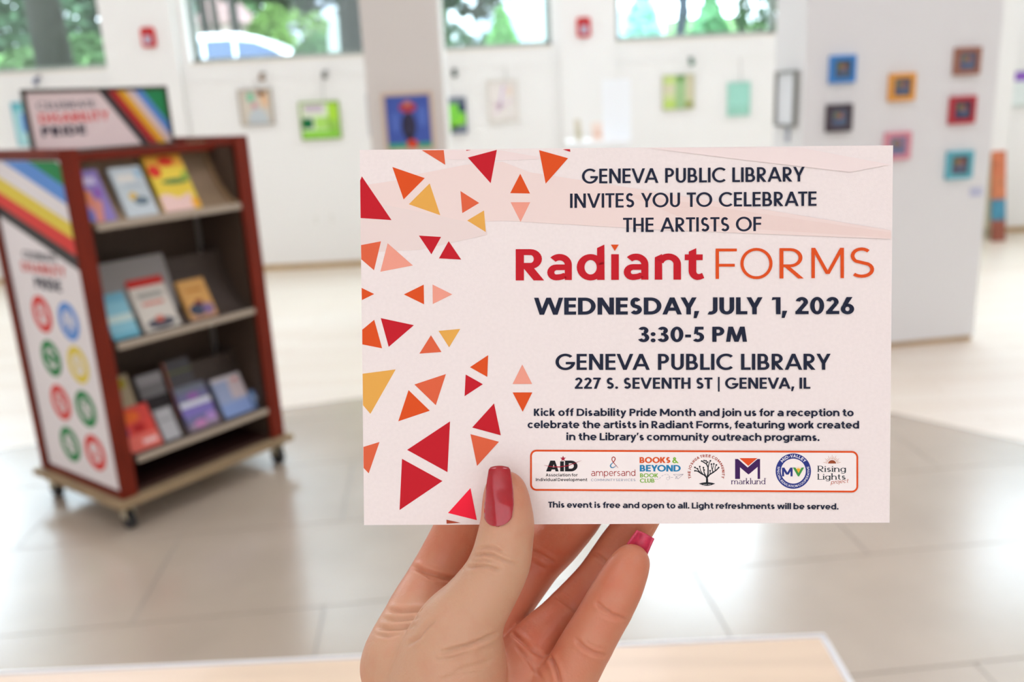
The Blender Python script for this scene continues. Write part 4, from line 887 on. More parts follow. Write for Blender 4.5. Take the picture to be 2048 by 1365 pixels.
# ------------------------------------------------------------------ books on the cart (each lies back on its shelf)
def book(px0, px1, pyb, h, zs, depth, cover, label, deco, tilt=TILT, th=.018, lift=0, name='book'):
    """px0,px1 bottom corner pixels on the shelf, h height m; deco(fn) paints flat print with (s,t) 0..1 coordinates"""
    Pf = CO3+cv_*depth
    def UU(px, py):
        q = at_plane(px, py, Pf, cv_)-CO3; return float(q @ cu)
    u0, u1 = UU(px0, pyb[0]), UU(px1, pyb[1]); w = u1-u0
    h *= 1.05; back = depth > .06
    if back: depth, lift, tilt, h = .104, .052, math.radians(17), h*.83
    loc = CO3+cu*u0+cv_*depth+np.array([0, 0, zs+lift+.012])
    r = empty(name, None, M=Matrix.Translation(tuple(loc)) @ Matrix.Rotation(CA, 4, 'Z') @ Matrix.Rotation(-tilt, 4, 'X'), label=label, cat='book', group=None)
    cm = mat('cover_%d_%d_%d' % tuple(cover), cover, .4, .4)
    MB().box((0, 0, 0), (w, .002, h)).box((0, th-.002, 0), (w, th, h)).box((0, 0, 0), (.002, th, h)).build('book_cover', cm, r)
    box('page_block', (.002, .002, .003), (w-.003, th-.002, h-.003), mat('book_pages', (226, 220, 206), .8), r)
    for k, (poly, rgb, lay) in enumerate(deco):
        MB().add([(s*w, -.0003*lay-.00005*k, t*h) for s, t in poly], [tuple(range(len(poly)))]).build('cover_picture', ink(rgb), r)
    return r
def RQ(x0, y0, x1, y1, c, l=1): return ([(x0, y0), (x1, y0), (x1, y1), (x0, y1)], c, l)
def EL(cx, cy, rx, ry, c, l=1, n=14): return ([(cx+rx*math.cos(2*math.pi*i/n), cy+ry*math.sin(2*math.pi*i/n)) for i in range(n)], c, l)
z1, z2, z3 = shelves
book(178, 236, (448, 444), .190, z1, .046, (142, 124, 190), 'lavender book with an orange figure, leftmost on the top shelf', [RQ(.3, .72, .8, .86, (206, 196, 226)), EL(.3, .5, .2, .14, (226, 140, 92)), EL(.45, .34, .22, .12, (222, 136, 112)), ([(.3, 0), (.55, 0), (.75, .4), (.4, .4)], (220, 146, 132), 1), ([(0, 0), (.28, 0), (.2, .25), (0, .3)], (92, 116, 196), 1), EL(.72, .55, .12, .1, (150, 92, 178))])
book(258, 320, (441, 432), .188, z1, .046, (196, 208, 212), 'pale blue book with a small yellow spot, middle of the top shelf', [RQ(.15, .7, .7, .84, (222, 220, 212)), EL(.42, .40, .13, .09, (222, 186, 92)), EL(.62, .30, .24, .09, (110, 128, 140)), EL(.85, .85, .12, .1, (164, 196, 214)), RQ(.3, .60, .8, .64, (176, 190, 198))])
book(333, 405, (431, 420), .220, z1, .046, (240, 212, 70), 'yellow and red picture book, tallest on the top shelf', [RQ(0, .78, 1, 1, (240, 180, 70)), EL(.55, .88, .22, .09, (224, 66, 44)), EL(.16, .72, .17, .11, (222, 56, 48)), EL(.6, .52, .38, .05, (90, 140, 80)), ([(0, 0), (.8, 0), (.85, .3), (.5, .22), (.2, .32), (0, .28)], (240, 206, 196), 1), EL(.9, .1, .12, .1, (240, 176, 60)), EL(.9, .6, .1, .08, (160, 190, 80))])
book(228, 282, (676, 668), .168, z2, .046, (130, 190, 206), 'light blue book with a white band, leftmost on the middle shelf', [RQ(0, .36, 1, .52, (196, 216, 210)), RQ(0, .8, 1, 1, (116, 176, 198)), RQ(0, .0, 1, .12, (108, 176, 196))])
book(292, 362, (660, 640), .200, z2, .046, (208, 202, 190), 'cream book with a red top band, middle shelf', [RQ(0, .84, 1, 1, (196, 52, 46)), RQ(.15, .62, .85, .72, (160, 158, 150)), RQ(.2, .48, .8, .54, (206, 120, 104)), EL(.5, .12, .4, .1, (84, 84, 92)), EL(.5, .2, .12, .06, (196, 92, 70))])
book(383, 436, (634, 622), .158, z2, .046, (208, 156, 82), 'golden brown book with dark lower picture, right side of the middle shelf', [EL(.4, .24, .34, .16, (66, 74, 92)), EL(.75, .22, .2, .14, (132, 108, 150)), RQ(0, 0, 1, .08, (196, 150, 120)), RQ(.2, .7, .8, .76, (184, 122, 50)), EL(.5, .42, .14, .06, (130, 50, 40))])
panel_grey = book(214, 365, (600, 585), .255, z2, .067, (140, 136, 134), 'large blank grey folder behind the books on the middle shelf', [], th=.006)
book(262, 325, (892, 876), .165, z3, .042, (216, 58, 44), 'red and orange picture book at the left end of the bottom shelf', [RQ(0, 0, 1, .36, (226, 110, 96)), RQ(.45, .12, .9, .22, (240, 200, 196)), EL(.35, .78, .3, .14, (232, 104, 40)), EL(.5, .5, .2, .1, (176, 30, 28)), EL(.08, .48, .1, .1, (92, 60, 110))])
book(252, 300, (876, 862), .262, z3, .070, (168, 152, 122), 'tan book with an olive disc, standing behind the red picture book', [EL(.6, .86, .26, .1, (160, 150, 42))], th=.012)
book(330, 362, (872, 862), .120, z3, .046, (176, 176, 178), 'small light grey booklet beside the red picture book', [RQ(.1, .6, .9, .7, (150, 150, 152))])
book(312, 362, (862, 850), .235, z3, .072, (112, 110, 112), 'dark grey book with black centre band behind the small light grey booklet', [RQ(0, .3, 1, .55, (44, 40, 42)), RQ(0, .8, 1, 1, (150, 148, 150))], th=.012)
book(380, 440, (852, 834), .176, z3, .046, (110, 110, 150), 'purple and blue book with a white title band, bottom shelf', [RQ(0, .52, 1, .64, (214, 218, 226)), RQ(0, .3, 1, .52, (128, 116, 186)), EL(.5, .74, .2, .08, (150, 100, 170)), RQ(.0, 0, 1, .14, (150, 134, 150)), EL(.4, .12, .2, .08, (196, 130, 180)), EL(.8, .2, .18, .1, (176, 140, 200)), RQ(0, .84, 1, 1, (118, 124, 138))])
book(368, 420, (842, 830), .262, z3, .071, (70, 68, 72), 'dark charcoal book with a green stripe, standing behind the purple book', [RQ(0, .76, 1, .80, (96, 104, 60)), RQ(0, .0, .08, 1, (140, 80, 60))], th=.012)
book(452, 508, (832, 815), .165, z3, .046, (150, 164, 196), 'pale blue book with a red dot and peach edge, right side of the bottom shelf', [RQ(.5, .4, 1, 1, (196, 184, 186)), EL(.78, .86, .08, .05, (216, 110, 96)), RQ(0, 0, 1, .34, (136, 160, 208)), RQ(0, .9, 1, 1, (206, 200, 202))])
book(510, 532, (815, 808), .075, z3, .046, (112, 144, 190), 'tiny blue booklet at the far right end of the bottom shelf', [RQ(.2, .4, .8, .7, (160, 180, 210))], th=.006)
# ------------------------------------------------------------------ near table
TZ = .73
corner = at_floor(1650, 1266, TZ); tl_ = at_floor(0, 1342, TZ); rr_ = at_floor(1703, 1365, TZ)
ta = math.atan2(corner[1]-tl_[1], corner[0]-tl_[0])
table = empty('display_table', (corner[0], corner[1], 0), ta, 'light maple table with a white rounded edge in front of the viewer', 'table')
M_TT = mat('maple_tabletop', (230, 206, 180), .28, .6, noise=.07, nscale=5, stretch=(.6, 6, 1), coat=.15); M_TE = mat('white_edge', (238, 240, 242), .3)
box('tabletop', (-1.85, -.9, TZ-.028), (-.010, -.010, TZ), M_TT, table, bevel=.002)
MB().box((-1.86, -.010, TZ-.029), (0, 0, TZ+.0006)).box((-.010, -.9, TZ-.029), (0, -.010, TZ+.0006)).box((-1.86, -.9, TZ-.029), (-1.85, -.01, TZ+.0006)).build('table_edge', M_TE, table, bevel=.003)
for x0, y0 in [(-.16, -.12), (-1.72, -.12), (-.16, -.80), (-1.72, -.80)]: MB().tube([(x0, y0, 0), (x0, y0, TZ-.028)], .022, 16).build('leg', M_MET, table, smooth=True)
# ------------------------------------------------------------------ wall things
def bw(px, py, dy=0): return at_plane(px, py, (0, YB-dy, 0), (0, -1., 0))
def canvas(px0, py0, px1, py1, frame, paper, label, deco, yw=YB, fr=.012, th=.03, rot=0, cat='painting', name='framed_art', plane=None, mat_w=0, group=None):
    if plane is None: P = np.array([0, yw-th, 0]); n = np.array([0, -1., 0]); e = np.array([1., 0, 0]); ang = 0
    else: P, n, e, ang = plane; P = P+n*th
    cy_ = (py0+py1)/2; cx_ = (px0+px1)/2
    a = at_plane(px0, cy_, P, n); b = at_plane(px1, cy_, P, n); t = at_plane(cx_, py0, P, n); bo = at_plane(cx_, py1, P, n)
    w = float((b-a) @ e); h = float(t[2]-bo[2]); o_ = a.copy(); o_[2] = bo[2]; o_ = o_-n*th
    r = empty(name, tuple(o_), ang, label, cat, group)
    # local: x along wall, y = -out
    if fr > 0:
        MB().box((0, -th, 0), (fr, 0, h)).box((w-fr, -th, 0), (w, 0, h)).box((fr, -th, h-fr), (w-fr, 0, h)).box((fr, -th, 0), (w-fr, 0, fr)).build('frame', mat('frame_%d_%d_%d' % tuple(frame), frame, .4), r)
    box('sheet', (fr, -th*.6, fr), (w-fr, -.001, h-fr), mat('art_%d_%d_%d' % tuple(paper), paper, .7), r)
    mb = MB(); mats = []
    for poly, rgb, lay in deco:
        m_ = ink(rgb)
        if m_ not in mats: mats.append(m_)
        mb.add([(fr+s*(w-2*fr), -th*.6-.0008*lay, fr+q*(h-2*fr)) for s, q in poly], [tuple(range(len(poly)))], mats.index(m_))
    if mats: mb.build('picture', mats, r)
    return r
canvas(28, 204, 62, 292, (130, 190, 206), (176, 222, 224), 'pale turquoise picture partly hidden by the sign on the cart', [RQ(.4, .3, 1, .75, (92, 150, 216)), RQ(0, .8, 1, 1, (120, 196, 206))], fr=.008)
canvas(478, 178, 545, 251, (176, 168, 156), (214, 204, 190), 'pastel picture in a slim grey frame, nearest the cart', [EL(.35, .8, .12, .14, (120, 200, 160)), ([(.55, 1), (.9, 1), (.9, .5), (.75, .5)], (232, 190, 150), 1), ([(.2, 0), (.9, 0), (.8, .35), (.5, .5), (.25, .3)], (196, 204, 208), 1), EL(.45, .55, .1, .1, (206, 150, 160)), EL(.7, .9, .15, .06, (228, 170, 160))])
canvas(600, 203, 680, 279, (150, 176, 96), (226, 236, 210), 'bright green collage with a dark green square, right of the pastel picture', [RQ(0, 0, 1, .22, (150, 220, 80)), RQ(.0, .28, .3, .58, (20, 112, 66)), RQ(.72, .5, 1, 1, (180, 230, 70)), RQ(.35, .25, .75, .6, (176, 226, 110)), RQ(.1, .75, .6, .95, (206, 190, 206)), RQ(.72, .2, 1, .5, (160, 214, 90))], fr=.014)
canvas(886, 195, 933, 268, (120, 130, 140), (128, 216, 70), 'green and navy picture half hidden by the column', [RQ(0, .85, 1, 1, (120, 130, 150)), RQ(.7, .6, 1, .85, (40, 54, 100)), RQ(.3, 0, 1, .22, (130, 140, 156)), ([(0, .3), (.6, .3), (1, .6), (1, .3), (.5, .1), (0, .0)], (146, 226, 70), 1)], fr=.01)
canvas(976, 160, 1036, 244, (226, 220, 210), (236, 230, 226), 'faint pink and lilac drawing in a cream frame', [([(.3, .3), (.4, .3), (.6, .9), (.5, .9)], (220, 200, 226), 1), EL(.3, .4, .14, .05, (232, 200, 214)), EL(.75, .75, .1, .14, (240, 220, 206)), ([(.15, .15), (.8, .5), (.8, .56), (.15, .22)], (230, 206, 220), 1)], fr=.012)
canvas(1325, 149, 1389, 220, (206, 204, 180), (214, 222, 170), 'olive green and cream picture, left of the mint picture', [RQ(.4, 0, .75, 1, (166, 200, 146)), ([(.42, 1), (.72, 1), (.57, .75)], (92, 150, 70), 2), RQ(0, 0, .42, .3, (196, 222, 120)), EL(.2, .6, .2, .1, (222, 212, 190)), RQ(.75, .3, 1, 1, (214, 208, 176)), EL(.85, .12, .14, .1, (150, 150, 80), 2), RQ(0, .78, .4, 1, (206, 226, 140))], fr=.01)
canvas(1455, 164, 1501, 232, (196, 226, 214), (164, 222, 206), 'plain mint green picture on the back wall', [RQ(0, 0, 1, .3, (160, 214, 196))], fr=.006)
canvas(2020, 140, 2110, 212, (206, 214, 204), (228, 238, 236), 'white poster with a purple top band at the right edge', [RQ(0, .72, 1, 1, (146, 98, 196))], fr=.008, cat='poster', name='poster')
# picture on the column
canvas(766, 184, 868, 304, (206, 184, 164), (66, 92, 176), 'blue painting of a dark bird with a red head on the grey column', [EL(.5, .42, .17, .27, (58, 56, 78)), EL(.5, .78, .2, .10, (176, 62, 74)), EL(.5, .85, .1, .05, (206, 130, 110), 2), RQ(0, 0, 1, .1, (72, 170, 130)), EL(.55, .08, .13, .09, (216, 74, 44), 2), ([(.42, .2), (.58, .2), (.6, .05), (.45, .05)], (58, 56, 78), 1), EL(.2, .5, .08, .2, (90, 116, 196)), EL(.82, .6, .08, .2, (92, 120, 200))], yw=6.0, fr=.022, th=.025)
# nine-inch block pictures on the partition
pl_p = (PP, pn, pe, pa)
for (cx_, cy_, fr_, inn, lab, grp) in [(1687, 138, (58, 134, 206), (86, 92, 92), 'block picture with a bright blue frame, upper left on the grey partition', 0), (1680, 236, (70, 58, 66), (96, 104, 124), 'block picture with a dark plum frame, below the blue one', 0),
    (1806, 174, (230, 160, 62), (92, 98, 116), 'block picture with an amber yellow frame, middle of the grey partition', 0), (1797, 292, (222, 146, 160), (140, 136, 166), 'block picture with a pink frame, just above the card corner', 0),
    (1937, 122, (160, 106, 84), (100, 106, 128), 'block picture with a brown frame, upper right on the grey partition', 0), (1927, 220, (186, 48, 60), (66, 66, 88), 'block picture with a crimson frame, between the brown and teal ones', 0), (1921, 330, (92, 180, 196), (104, 88, 92), 'block picture with a teal frame, lowest on the grey partition', 0)]:
    s_ = 25.5
    r = canvas(cx_-s_, cy_-s_*1.08, cx_+s_, cy_+s_*1.08, fr_, inn, lab, [RQ(.2, .5, .5, .8, (120, 130, 90)), RQ(.5, .2, .8, .5, (90, 120, 150)), EL(.55, .6, .15, .15, (170, 110, 90), 2), EL(.3, .3, .12, .12, (80, 100, 140), 2)], plane=pl_p, fr=.025, th=.022, group='small framed block pictures on the partition')
canvas(1940, 374, 1966, 394, (206, 210, 222), (204, 208, 224), 'small white caption card with blue text under the teal picture', [RQ(.1, .3, .9, .4, (160, 170, 210)), RQ(.1, .6, .7, .7, (160, 170, 210))], plane=pl_p, fr=0, th=.004, cat='label', name='caption_card')
# long framed piece on the partition's left end
pL = PP+pe*(-.612); nL = -pe; aL = pa-math.pi/2
def endp(px, py): return at_plane(px, py, pL, nL)
q0 = endp(1598, 148); q1 = endp(1598, 254); 
lf = empty('narrow_artwork', tuple(pL+(-pn)*.06+np.array([0, 0, 0])), pa, 'narrow white framed panel with silver edge on the partition end', 'artwork')
zt_, zb_ = q0[2]+.02, q1[2]
M_SIL = mat('silver_frame', (150, 152, 146), .35, metal=.4)
MB().box((-.03, .0, zb_), (0, .012, zt_)).box((-.03, .228, zb_), (0, .24, zt_)).box((-.03, .012, zt_-.012), (0, .228, zt_)).box((-.03, .012, zb_), (0, .228, zb_+.012)).build('frame', M_SIL, lf, bevel=.004)
box('sheet', (-.014, .012, zb_+.012), (0, .228, zt_-.012), mat('panel_white', (226, 230, 234), .4), lf)
box('hanging_tag', (-.008, .09, zb_-.085), (0, .13, zb_-.005), mat('tag_grey', (170, 178, 190), .5), lf)
# a narrow framed thing on the column's left side
nf = empty('narrow_artwork', (-.882, 6.08, 0), 0, 'slim grey frame seen edge-on on the side of the column', 'artwork')
MB().box((0, 0, 1.28), (.02, .16, 1.56)).build('frame', mat('pale_grey_frame', (190, 194, 200), .5), nf, bevel=.004); box('sheet', (-.001, .012, 1.292), (.001, .148, 1.548), mat('panel_white', (226, 230, 234), .4), nf)
# hanging lamps clipped to the picture rail
def hook(px, py, rgb, lab):
    p = bw(px, py, .03); r = empty('picture_light', tuple(p), 0, lab, 'lamp', 'small clip lamps on the picture rail')
    MB().box((-.022, -.005, .012), (.022, .03, .03)).build('clamp', mat('clamp_dark', (92, 90, 92), .4), r, bevel=.003)
    MB().tube([(0, -.01, .012), (-.006, -.03, -.008), (.004, -.05, -.03)], [.012, .02, .026], 12).build('lamp_head', mat('lamp_%d_%d_%d' % rgb, rgb, .4), r, smooth=True)
for px, py, rgb, lab in [(75, 160, (96, 100, 130), 'small bluish clip lamp on the rail above the cart sign'), (525, 152, (150, 116, 84), 'small bronze clip lamp above the pastel picture'), (650, 148, (120, 120, 112), 'small grey clip lamp above the bright green collage'), (909, 144, (40, 72, 62), 'small dark green clip lamp just right of the column'), (1382, 121, (96, 140, 120), 'small grey-green clip lamp above the olive picture')]: hook(px, py, rgb, lab)
# wires hanging from the rail
for px, y0_, y1_, lab in [(645, 160, 203, 'thin wire holding up the bright green collage'), (1010, 135, 160, 'thin wire holding up the faint pink drawing'), (1480, 115, 164, 'thin wire holding up the mint picture'), (512, 160, 178, 'thin wire holding up the pastel picture')]:
    a, b = bw(px, y0_, .01), bw(px+2, y1_, .01); tag(MB().tube([a, b], .0022, 6).build('hanging_wire', M_MET), lab, 'wire', 'picture hanging wires')
# fire alarm strobes
def strobe(px, py, lab):
    p = bw(px, py, .07); r = empty('fire_alarm', (p[0], YB-.07, p[2]), 0, lab, 'fire alarm', 'red fire alarms on the pilasters')
    box('housing', (-.062, -.035, -.085), (.062, 0, .085), mat('alarm_red', (222, 34, 38), .35, coat=.3), r, bevel=.012)
    box('strobe_lens', (-.034, -.052, -.06), (.034, -.034, .018), mat('strobe_clear', (214, 206, 226), .15), r, bevel=.01)
    for k in range(3): box('grille_slot', (-.035, -.0365, .035+k*.014), (.035, -.035, .041+k*.014), mat('slot_dark', (140, 20, 24), .5), r)
strobe(298, 75, 'red fire alarm strobe on the left pilaster'); strobe(1167, 55, 'red fire alarm strobe on the pilaster right of the column')
# outlets
for px, py, lab in [(632, 441, 'left white outlet plate low on the back wall'), (664, 437, 'right white outlet plate low on the back wall')]:
    p = bw(px, py); r = empty('wall_outlet', (p[0], YB, p[2]), 0, lab, 'outlet', 'white outlets low on the back wall')
    box('plate', (-.035, -.006, -.06), (.035, 0, .06), mat('plate_white', (244, 243, 240), .4), r, bevel=.002)
    for dz in (-.03, .012): box('socket', (-.014, -.008, dz), (.014, -.006, dz+.022), mat('socket_white', (224, 222, 218), .4), r)
# white display table with two small standing pictures
a = bw(1140, 286, 1.4); b = bw(1262, 286, 1.4); tzz = float(a[2])-.0
M_WT = mat('white_table', (244, 245, 246), .35)
dt = empty('white_table', (float(a[0]), YB-1.4, 0), 0, 'white display table by the back wall, mostly behind the card', 'table'); wd = float(b[0]-a[0])
box('tabletop', (0, 0, tzz-.04), (wd, .6, tzz), M_WT, dt, bevel=.004)
for x0, y0 in [(.03, .03), (wd-.07, .03), (.03, .53), (wd-.07, .53)]: box('leg', (x0, y0, 0), (x0+.04, y0+.04, tzz-.04), M_WT, dt)
bp_ = at_plane(1232, 280, (0, YB-.8, 0), (0, -1., 0))
wb2 = empty('display_board', (float(bp_[0])-.05, YB-1.2, tzz), 0, 'plain white upright board standing on the white display table', 'board')
box('panel', (-.1, 0, .012), (.12, .018, .46), mat('board_white', (246, 249, 252), .4), wb2); box('foot', (-.1, -.04, 0), (.12, .06, .012), M_WT, wb2)
def mini(px, w, h, cols, lab, tl):
    q = at_plane(px, 281, (0, YB-1.3, 0), (0, -1., 0)); r = empty('small_artwork', (float(q[0]), YB-1.3, tzz), .15, lab, 'artwork')
    MB().prism([(0, 0), (.008, 0), (.008+h*tl, h), (h*tl, h)], 0, -w/2, w/2).build('sheet', mat('mini_%d_%d_%d' % cols[0], cols[0], .6), r)
    MB().box((-.01, .008, 0), (.01, .07, .006)).build('stand', M_WT, r)
    MB().add([(-w*.3, -.001+h*.2*tl, h*.2), (w*.3, -.001+h*.2*tl, h*.2), (w*.3, -.001+h*.6*tl, h*.6), (-w*.3, -.001+h*.6*tl, h*.6)], [(0, 1, 2, 3)]).build('picture', ink(cols[1]), r)
mini(1158, .05, .17, ((214, 206, 186), (196, 190, 160)), 'slim tan picture card on the white display table', .25); mini(1196, .09, .14, ((246, 226, 214), (236, 200, 180)), 'peach and pink picture card on the white display table', .2)
# colourful folded quilt leaning at far right behind the partition
q = bw(1972, 484, .25); ql = empty('leaning_quilt', (float(q[0]), YB-.45, 0), .0, 'tall orange and teal patchwork panel leaning against the back wall', 'artwork')
ht = .78
for k, (z0_, z1_, c) in enumerate([(.0, .18, (150, 84, 66)), (.18, .36, (74, 140, 168)), (.36, .56, (206, 126, 88)), (.56, .78, (206, 120, 84))]):
    ys = lambda z: .36*z/ht
    MB().add([(-.05+z0_*.16, ys(z0_), z0_), (.07+z0_*.16, ys(z0_), z0_), (.07+z1_*.16, ys(z1_), z1_), (-.05+z1_*.16, ys(z1_), z1_), (-.05+z0_*.16, ys(z0_)+.03, z0_), (.07+z0_*.16, ys(z0_)+.03, z0_), (.07+z1_*.16, ys(z1_)+.03, z1_), (-.05+z1_*.16, ys(z1_)+.03, z1_)],
        [(0, 1, 2, 3), (7, 6, 5, 4), (0, 4, 5, 1), (1, 5, 6, 2), (2, 6, 7, 3), (3, 7, 4, 0)]).build('patch', mat('patch_%d' % k, c, .8, noise=.2, nscale=14), ql)
cq = empty('leaning_canvas', (float(q[0])-.04, YB-.30, 0), .0, 'cream canvas leaning behind the orange and teal patchwork panel', 'artwork')
MB().prism([(0, 0), (.02, 0), (.27, .84), (.25, .84)], 0, -.12, .13).build('sheet', mat('cream_cloth', (206, 200, 172), .8), cq)
MB().prism([(-.004, .02), (0, .02), (.03, .10), (.026, .10)], 0, -.12, .13).build('hem', mat('cream_hem', (180, 172, 144), .8), cq)
# ------------------------------------------------------------------ outdoors, seen through the windows
GZ = 1.9
M_LAWN = mat('lawn_grass', (76, 110, 60), .9, .1, noise=.2, nscale=1.5, rgb2=(100, 136, 78))
M_ROAD = mat('pale_pavement', (200, 200, 204), .9, .1)
structure(MB().box((-60, YB+.3, GZ-2.2), (60, 24, GZ)).build('ground_forecourt', M_LAWN))
structure(MB().box((-60, 24, GZ-2.2), (60, 33, GZ-.02)).build('ground_street', M_ROAD))
lw = MB(); n = 12; xs_ = [-70+140*i/n for i in range(n+1)]; ys_ = [33, 42, 56, 90]; zz_ = [GZ, GZ+1.4, GZ+3.2, GZ+4.0]
lw.add([(x, y, z+.4*math.sin(x*.13+y)) for y, z in zip(ys_, zz_) for x in xs_], [(j*(n+1)+i, j*(n+1)+i+1, (j+1)*(n+1)+i+1, (j+1)*(n+1)+i) for j in range(3) for i in range(n)])
structure(lw.build('ground_lawn', M_LAWN, smooth=True))
M_BARK = mat('tree_bark', (48, 46, 42), .9, .1, noise=.25, nscale=6)
def leaves(cs, n, size, seed):
    rs = np.random.RandomState(seed); vs = []; fs = []
    w = np.array([c[3]*c[4]*c[5] for c in cs]); w = w/w.sum()
    for i in range(n):
        c = cs[rs.choice(len(cs), p=w)]; d = rs.normal(size=3); d /= np.linalg.norm(d); r = rs.uniform(.55, 1)**.5
        p = np.array(c[:3])+d*r*np.array(c[3:6]); a = rs.normal(size=3); a /= np.linalg.norm(a); b = np.cross(a, rs.normal(size=3)); b /= np.linalg.norm(b); s = size*rs.uniform(.6, 1.2); k = len(vs)
        vs += [p-a*s, p+b*s*.45, p+a*s, p-b*s*.45]; fs.append((k, k+1, k+2, k+3))
    return vs, fs
def tree(name, label, x, y, trunk, crown, col, n=1500, size=.16, seed=1, z0=GZ, group='trees and shrubs outside the windows', cat='tree', bright=.58):
    r = empty(name, (x, y, z0), 0, label, cat, group)
    if trunk:
        h, r0, lean = trunk; mb = MB(); mb.tube([(0, 0, -.1), (lean*.3, 0, h*.35), (lean*.6, .05, h*.7), (lean, 0, h)], [r0*1.15, r0, r0*.85, r0*.6], 10)
        mb.tube([(lean*.6, .05, h*.65), (lean*.6+h*.15, .2, h*.95)], [r0*.5, r0*.25], 8); mb.tube([(lean*.6, .05, h*.7), (lean*.6-h*.14, -.1, h*1.0)], [r0*.5, r0*.22], 8)
        mb.build('trunk', M_BARK, r, smooth=True)
    if crown:
        vs, fs = leaves(crown, n, size, seed); c = mat('foliage_%d_%d_%d_%d' % (*col, int(bright*100)), tuple(min(1., q/255*bright)**1.0*255 for q in col), .8, .1, noise=.25, nscale=2)
        f = MB().add(vs, fs).build('foliage', c, r); tag(f, kind='stuff')
    return r
def atd(px, y): q = at_plane(px, 60, (0, y, 0), (0, -1., 0)); return float(q[0])
def zat(px, py, y): return float(at_plane(px, py, (0, y, 0), (0, -1., 0))[2])
tree('shade_tree', 'broad grey trunked tree outside the leftmost window', atd(100, 15), 15, (5.2, .26, -.2), [(0, 0, 5.6, 2.6, 1.6, 1.4), (-1.6, .4, 4.8, 1.2, 1, 1), (1.9, .2, 4.9, 1.2, 1, .9)], (84, 120, 78), 2600, .2, 3)
for i, (px, y, w_, lab) in enumerate([(416, 31.2, .16, 'leftmost of three thin dark trunks beyond the white car'), (438, 36, .14, 'middle thin dark trunk beyond the white car'), (476, 29.8, .15, 'rightmost of three thin dark trunks beyond the white car')]):
    tree('slender_tree', lab, atd(px, y), y, (6.5, w_, -.25), [(-.2, 0, 6.7, .55, .5, .9)], (96, 146, 84), 400, .22, 10+i)
xx = atd(640, 13)
tree('leafy_tree', 'dark green tree with low hanging leaves left of the column', atd(705, 14), 14, (5, .2, .1), [(-.5, 0, zat(640, 5, 14)-GZ+.35, 1.05, .9, .42), (.6, 0, zat(720, 5, 14)-GZ+.45, .95, .9, .6), (-.1, 0, 3.6, 2.4, 1.6, 1.2), (1.9, 0, zat(900, 10, 14)-GZ+.25, .62, .6, .48), (-1.7, 0, zat(560, 0, 14)-GZ+.35, .7, .6, .3)], (52, 96, 48), 7500, .15, 5)
tree('lime_shrub', 'light green shrub behind the front of the white car', atd(580, 34), 34, None, [(0, 0, 1.7, 1.7, 1.3, 1.6)], (150, 200, 96), 1600, .2, 21, cat='shrub')
tree('lime_shrub', 'round light green shrub in the leftmost window beside the grey trunk', atd(165, 17), 17, None, [(0, 0, .45, .75, .6, .6)], (150, 208, 130), 900, .12, 22, cat='shrub')
tree('lime_shrub', 'light green shrub at the left edge of the leftmost window', atd(45, 18), 18, None, [(0, 0, .4, .6, .5, .55)], (146, 196, 120), 700, .12, 23, cat='shrub')
tree('lime_shrub', 'small pale green shrub at the right end of the leftmost window', atd(208, 20.5), 20.5, None, [(0, 0, .55, .35, .4, .7)], (150, 210, 150), 500, .12, 24, cat='shrub')
tree('low_shrub', 'soft green hedge shrub left of the column window edge', atd(655, 20), 20, None, [(0, 0, .5, .9, .5, .55)], (126, 186, 116), 900, .13, 25, cat='shrub')
tree('dark_trunk_tree', 'dark teal trunk right against the column', atd(708, 10.8), 10.8, (3.6, .11, 0), [(0, 0, 4.4, .8, .7, .8)], (48, 92, 66), 900, .14, 26)
def cone_tree(lab, px, y, py_top, halfw, col, seed, name='conical_shrub'):
    zt = zat(px, py_top, y)-GZ; cs = [(0, 0, zt*t, halfw*(1-t)*1.0+.04, halfw*(1-t)+.04, zt*.13) for t in (.08, .22, .38, .54, .7, .86)]
    tree(name, lab, atd(px, y), y, (zt*.8, .03, 0), cs, col, 2600, .085, seed, cat='shrub', bright=.95)  # window haze put into the colour: conical foliage lightened
cone_tree('pointed green shrub in the middle window', 1005, 13, 14, .27, (140, 205, 120), 31)
cone_tree('pale mint pointed shrub left of the walking person', 1285, 13.2, -30, .36, (200, 250, 235), 32)
cone_tree('mid green pointed shrub right of the walking person', 1420, 13, -20, .33, (140, 205, 150), 33)
tree('low_shrub', 'rounded green shrub near the right window mullion', atd(1510, 12.6), 12.6, None, [(0, 0, .45, .28, .3, .5)], (108, 168, 104), 600, .07, 34, cat='shrub')
tree('low_shrub', 'low pale green shrub under the pointed one in the middle window', atd(900, 14), 14, None, [(0, 0, .3, .4, .3, .42), (.7, 0, .2, .4, .3, .35)], (140, 196, 130), 900, .08, 35, cat='shrub')
# pale building far behind
bd = empty('pale_building', (0, 46, GZ+1), 0, 'pale white building beyond the street trees', 'building')
M_BW = mat('pale_facade', (236, 240, 248), .8); M_BG = mat('building_window', (150, 164, 180), .2)
bx, by_ = atd(900, 46), atd(1330, 46)
box('wall', (bx, 0, -1), (by_, 8, 9.5), M_BW, bd); box('roof', (bx-.4, -.4, 9.5), (by_+.4, 8.4, 9.9), mat('roof_grey', (170, 172, 178), .8), bd)
for i in range(5):
    for j in range(3): box('window', (bx+1.2+i*(by_-bx-2)/5, -.04, .8+j*3), (bx+2.4+i*(by_-bx-2)/5, .02, 2.4+j*3), M_BG, bd)
hs = empty('lilac_house', (0, 44, GZ+2), 0, 'lilac grey house under the dark leaves left of the column', 'building')
hx0, hx1 = atd(578, 44), atd(640, 44)
box('wall', (hx0, 0, -1.5), (hx1, 5, 2.6), mat('lilac_siding', (176, 172, 192), .8), hs)
MB().prism([(hx0-.3, 2.6), (hx1+.3, 2.6), ((hx0+hx1)/2, 4.2)], 1, -.3, 5.3).build('roof', mat('lilac_roof', (140, 134, 150), .8), hs)
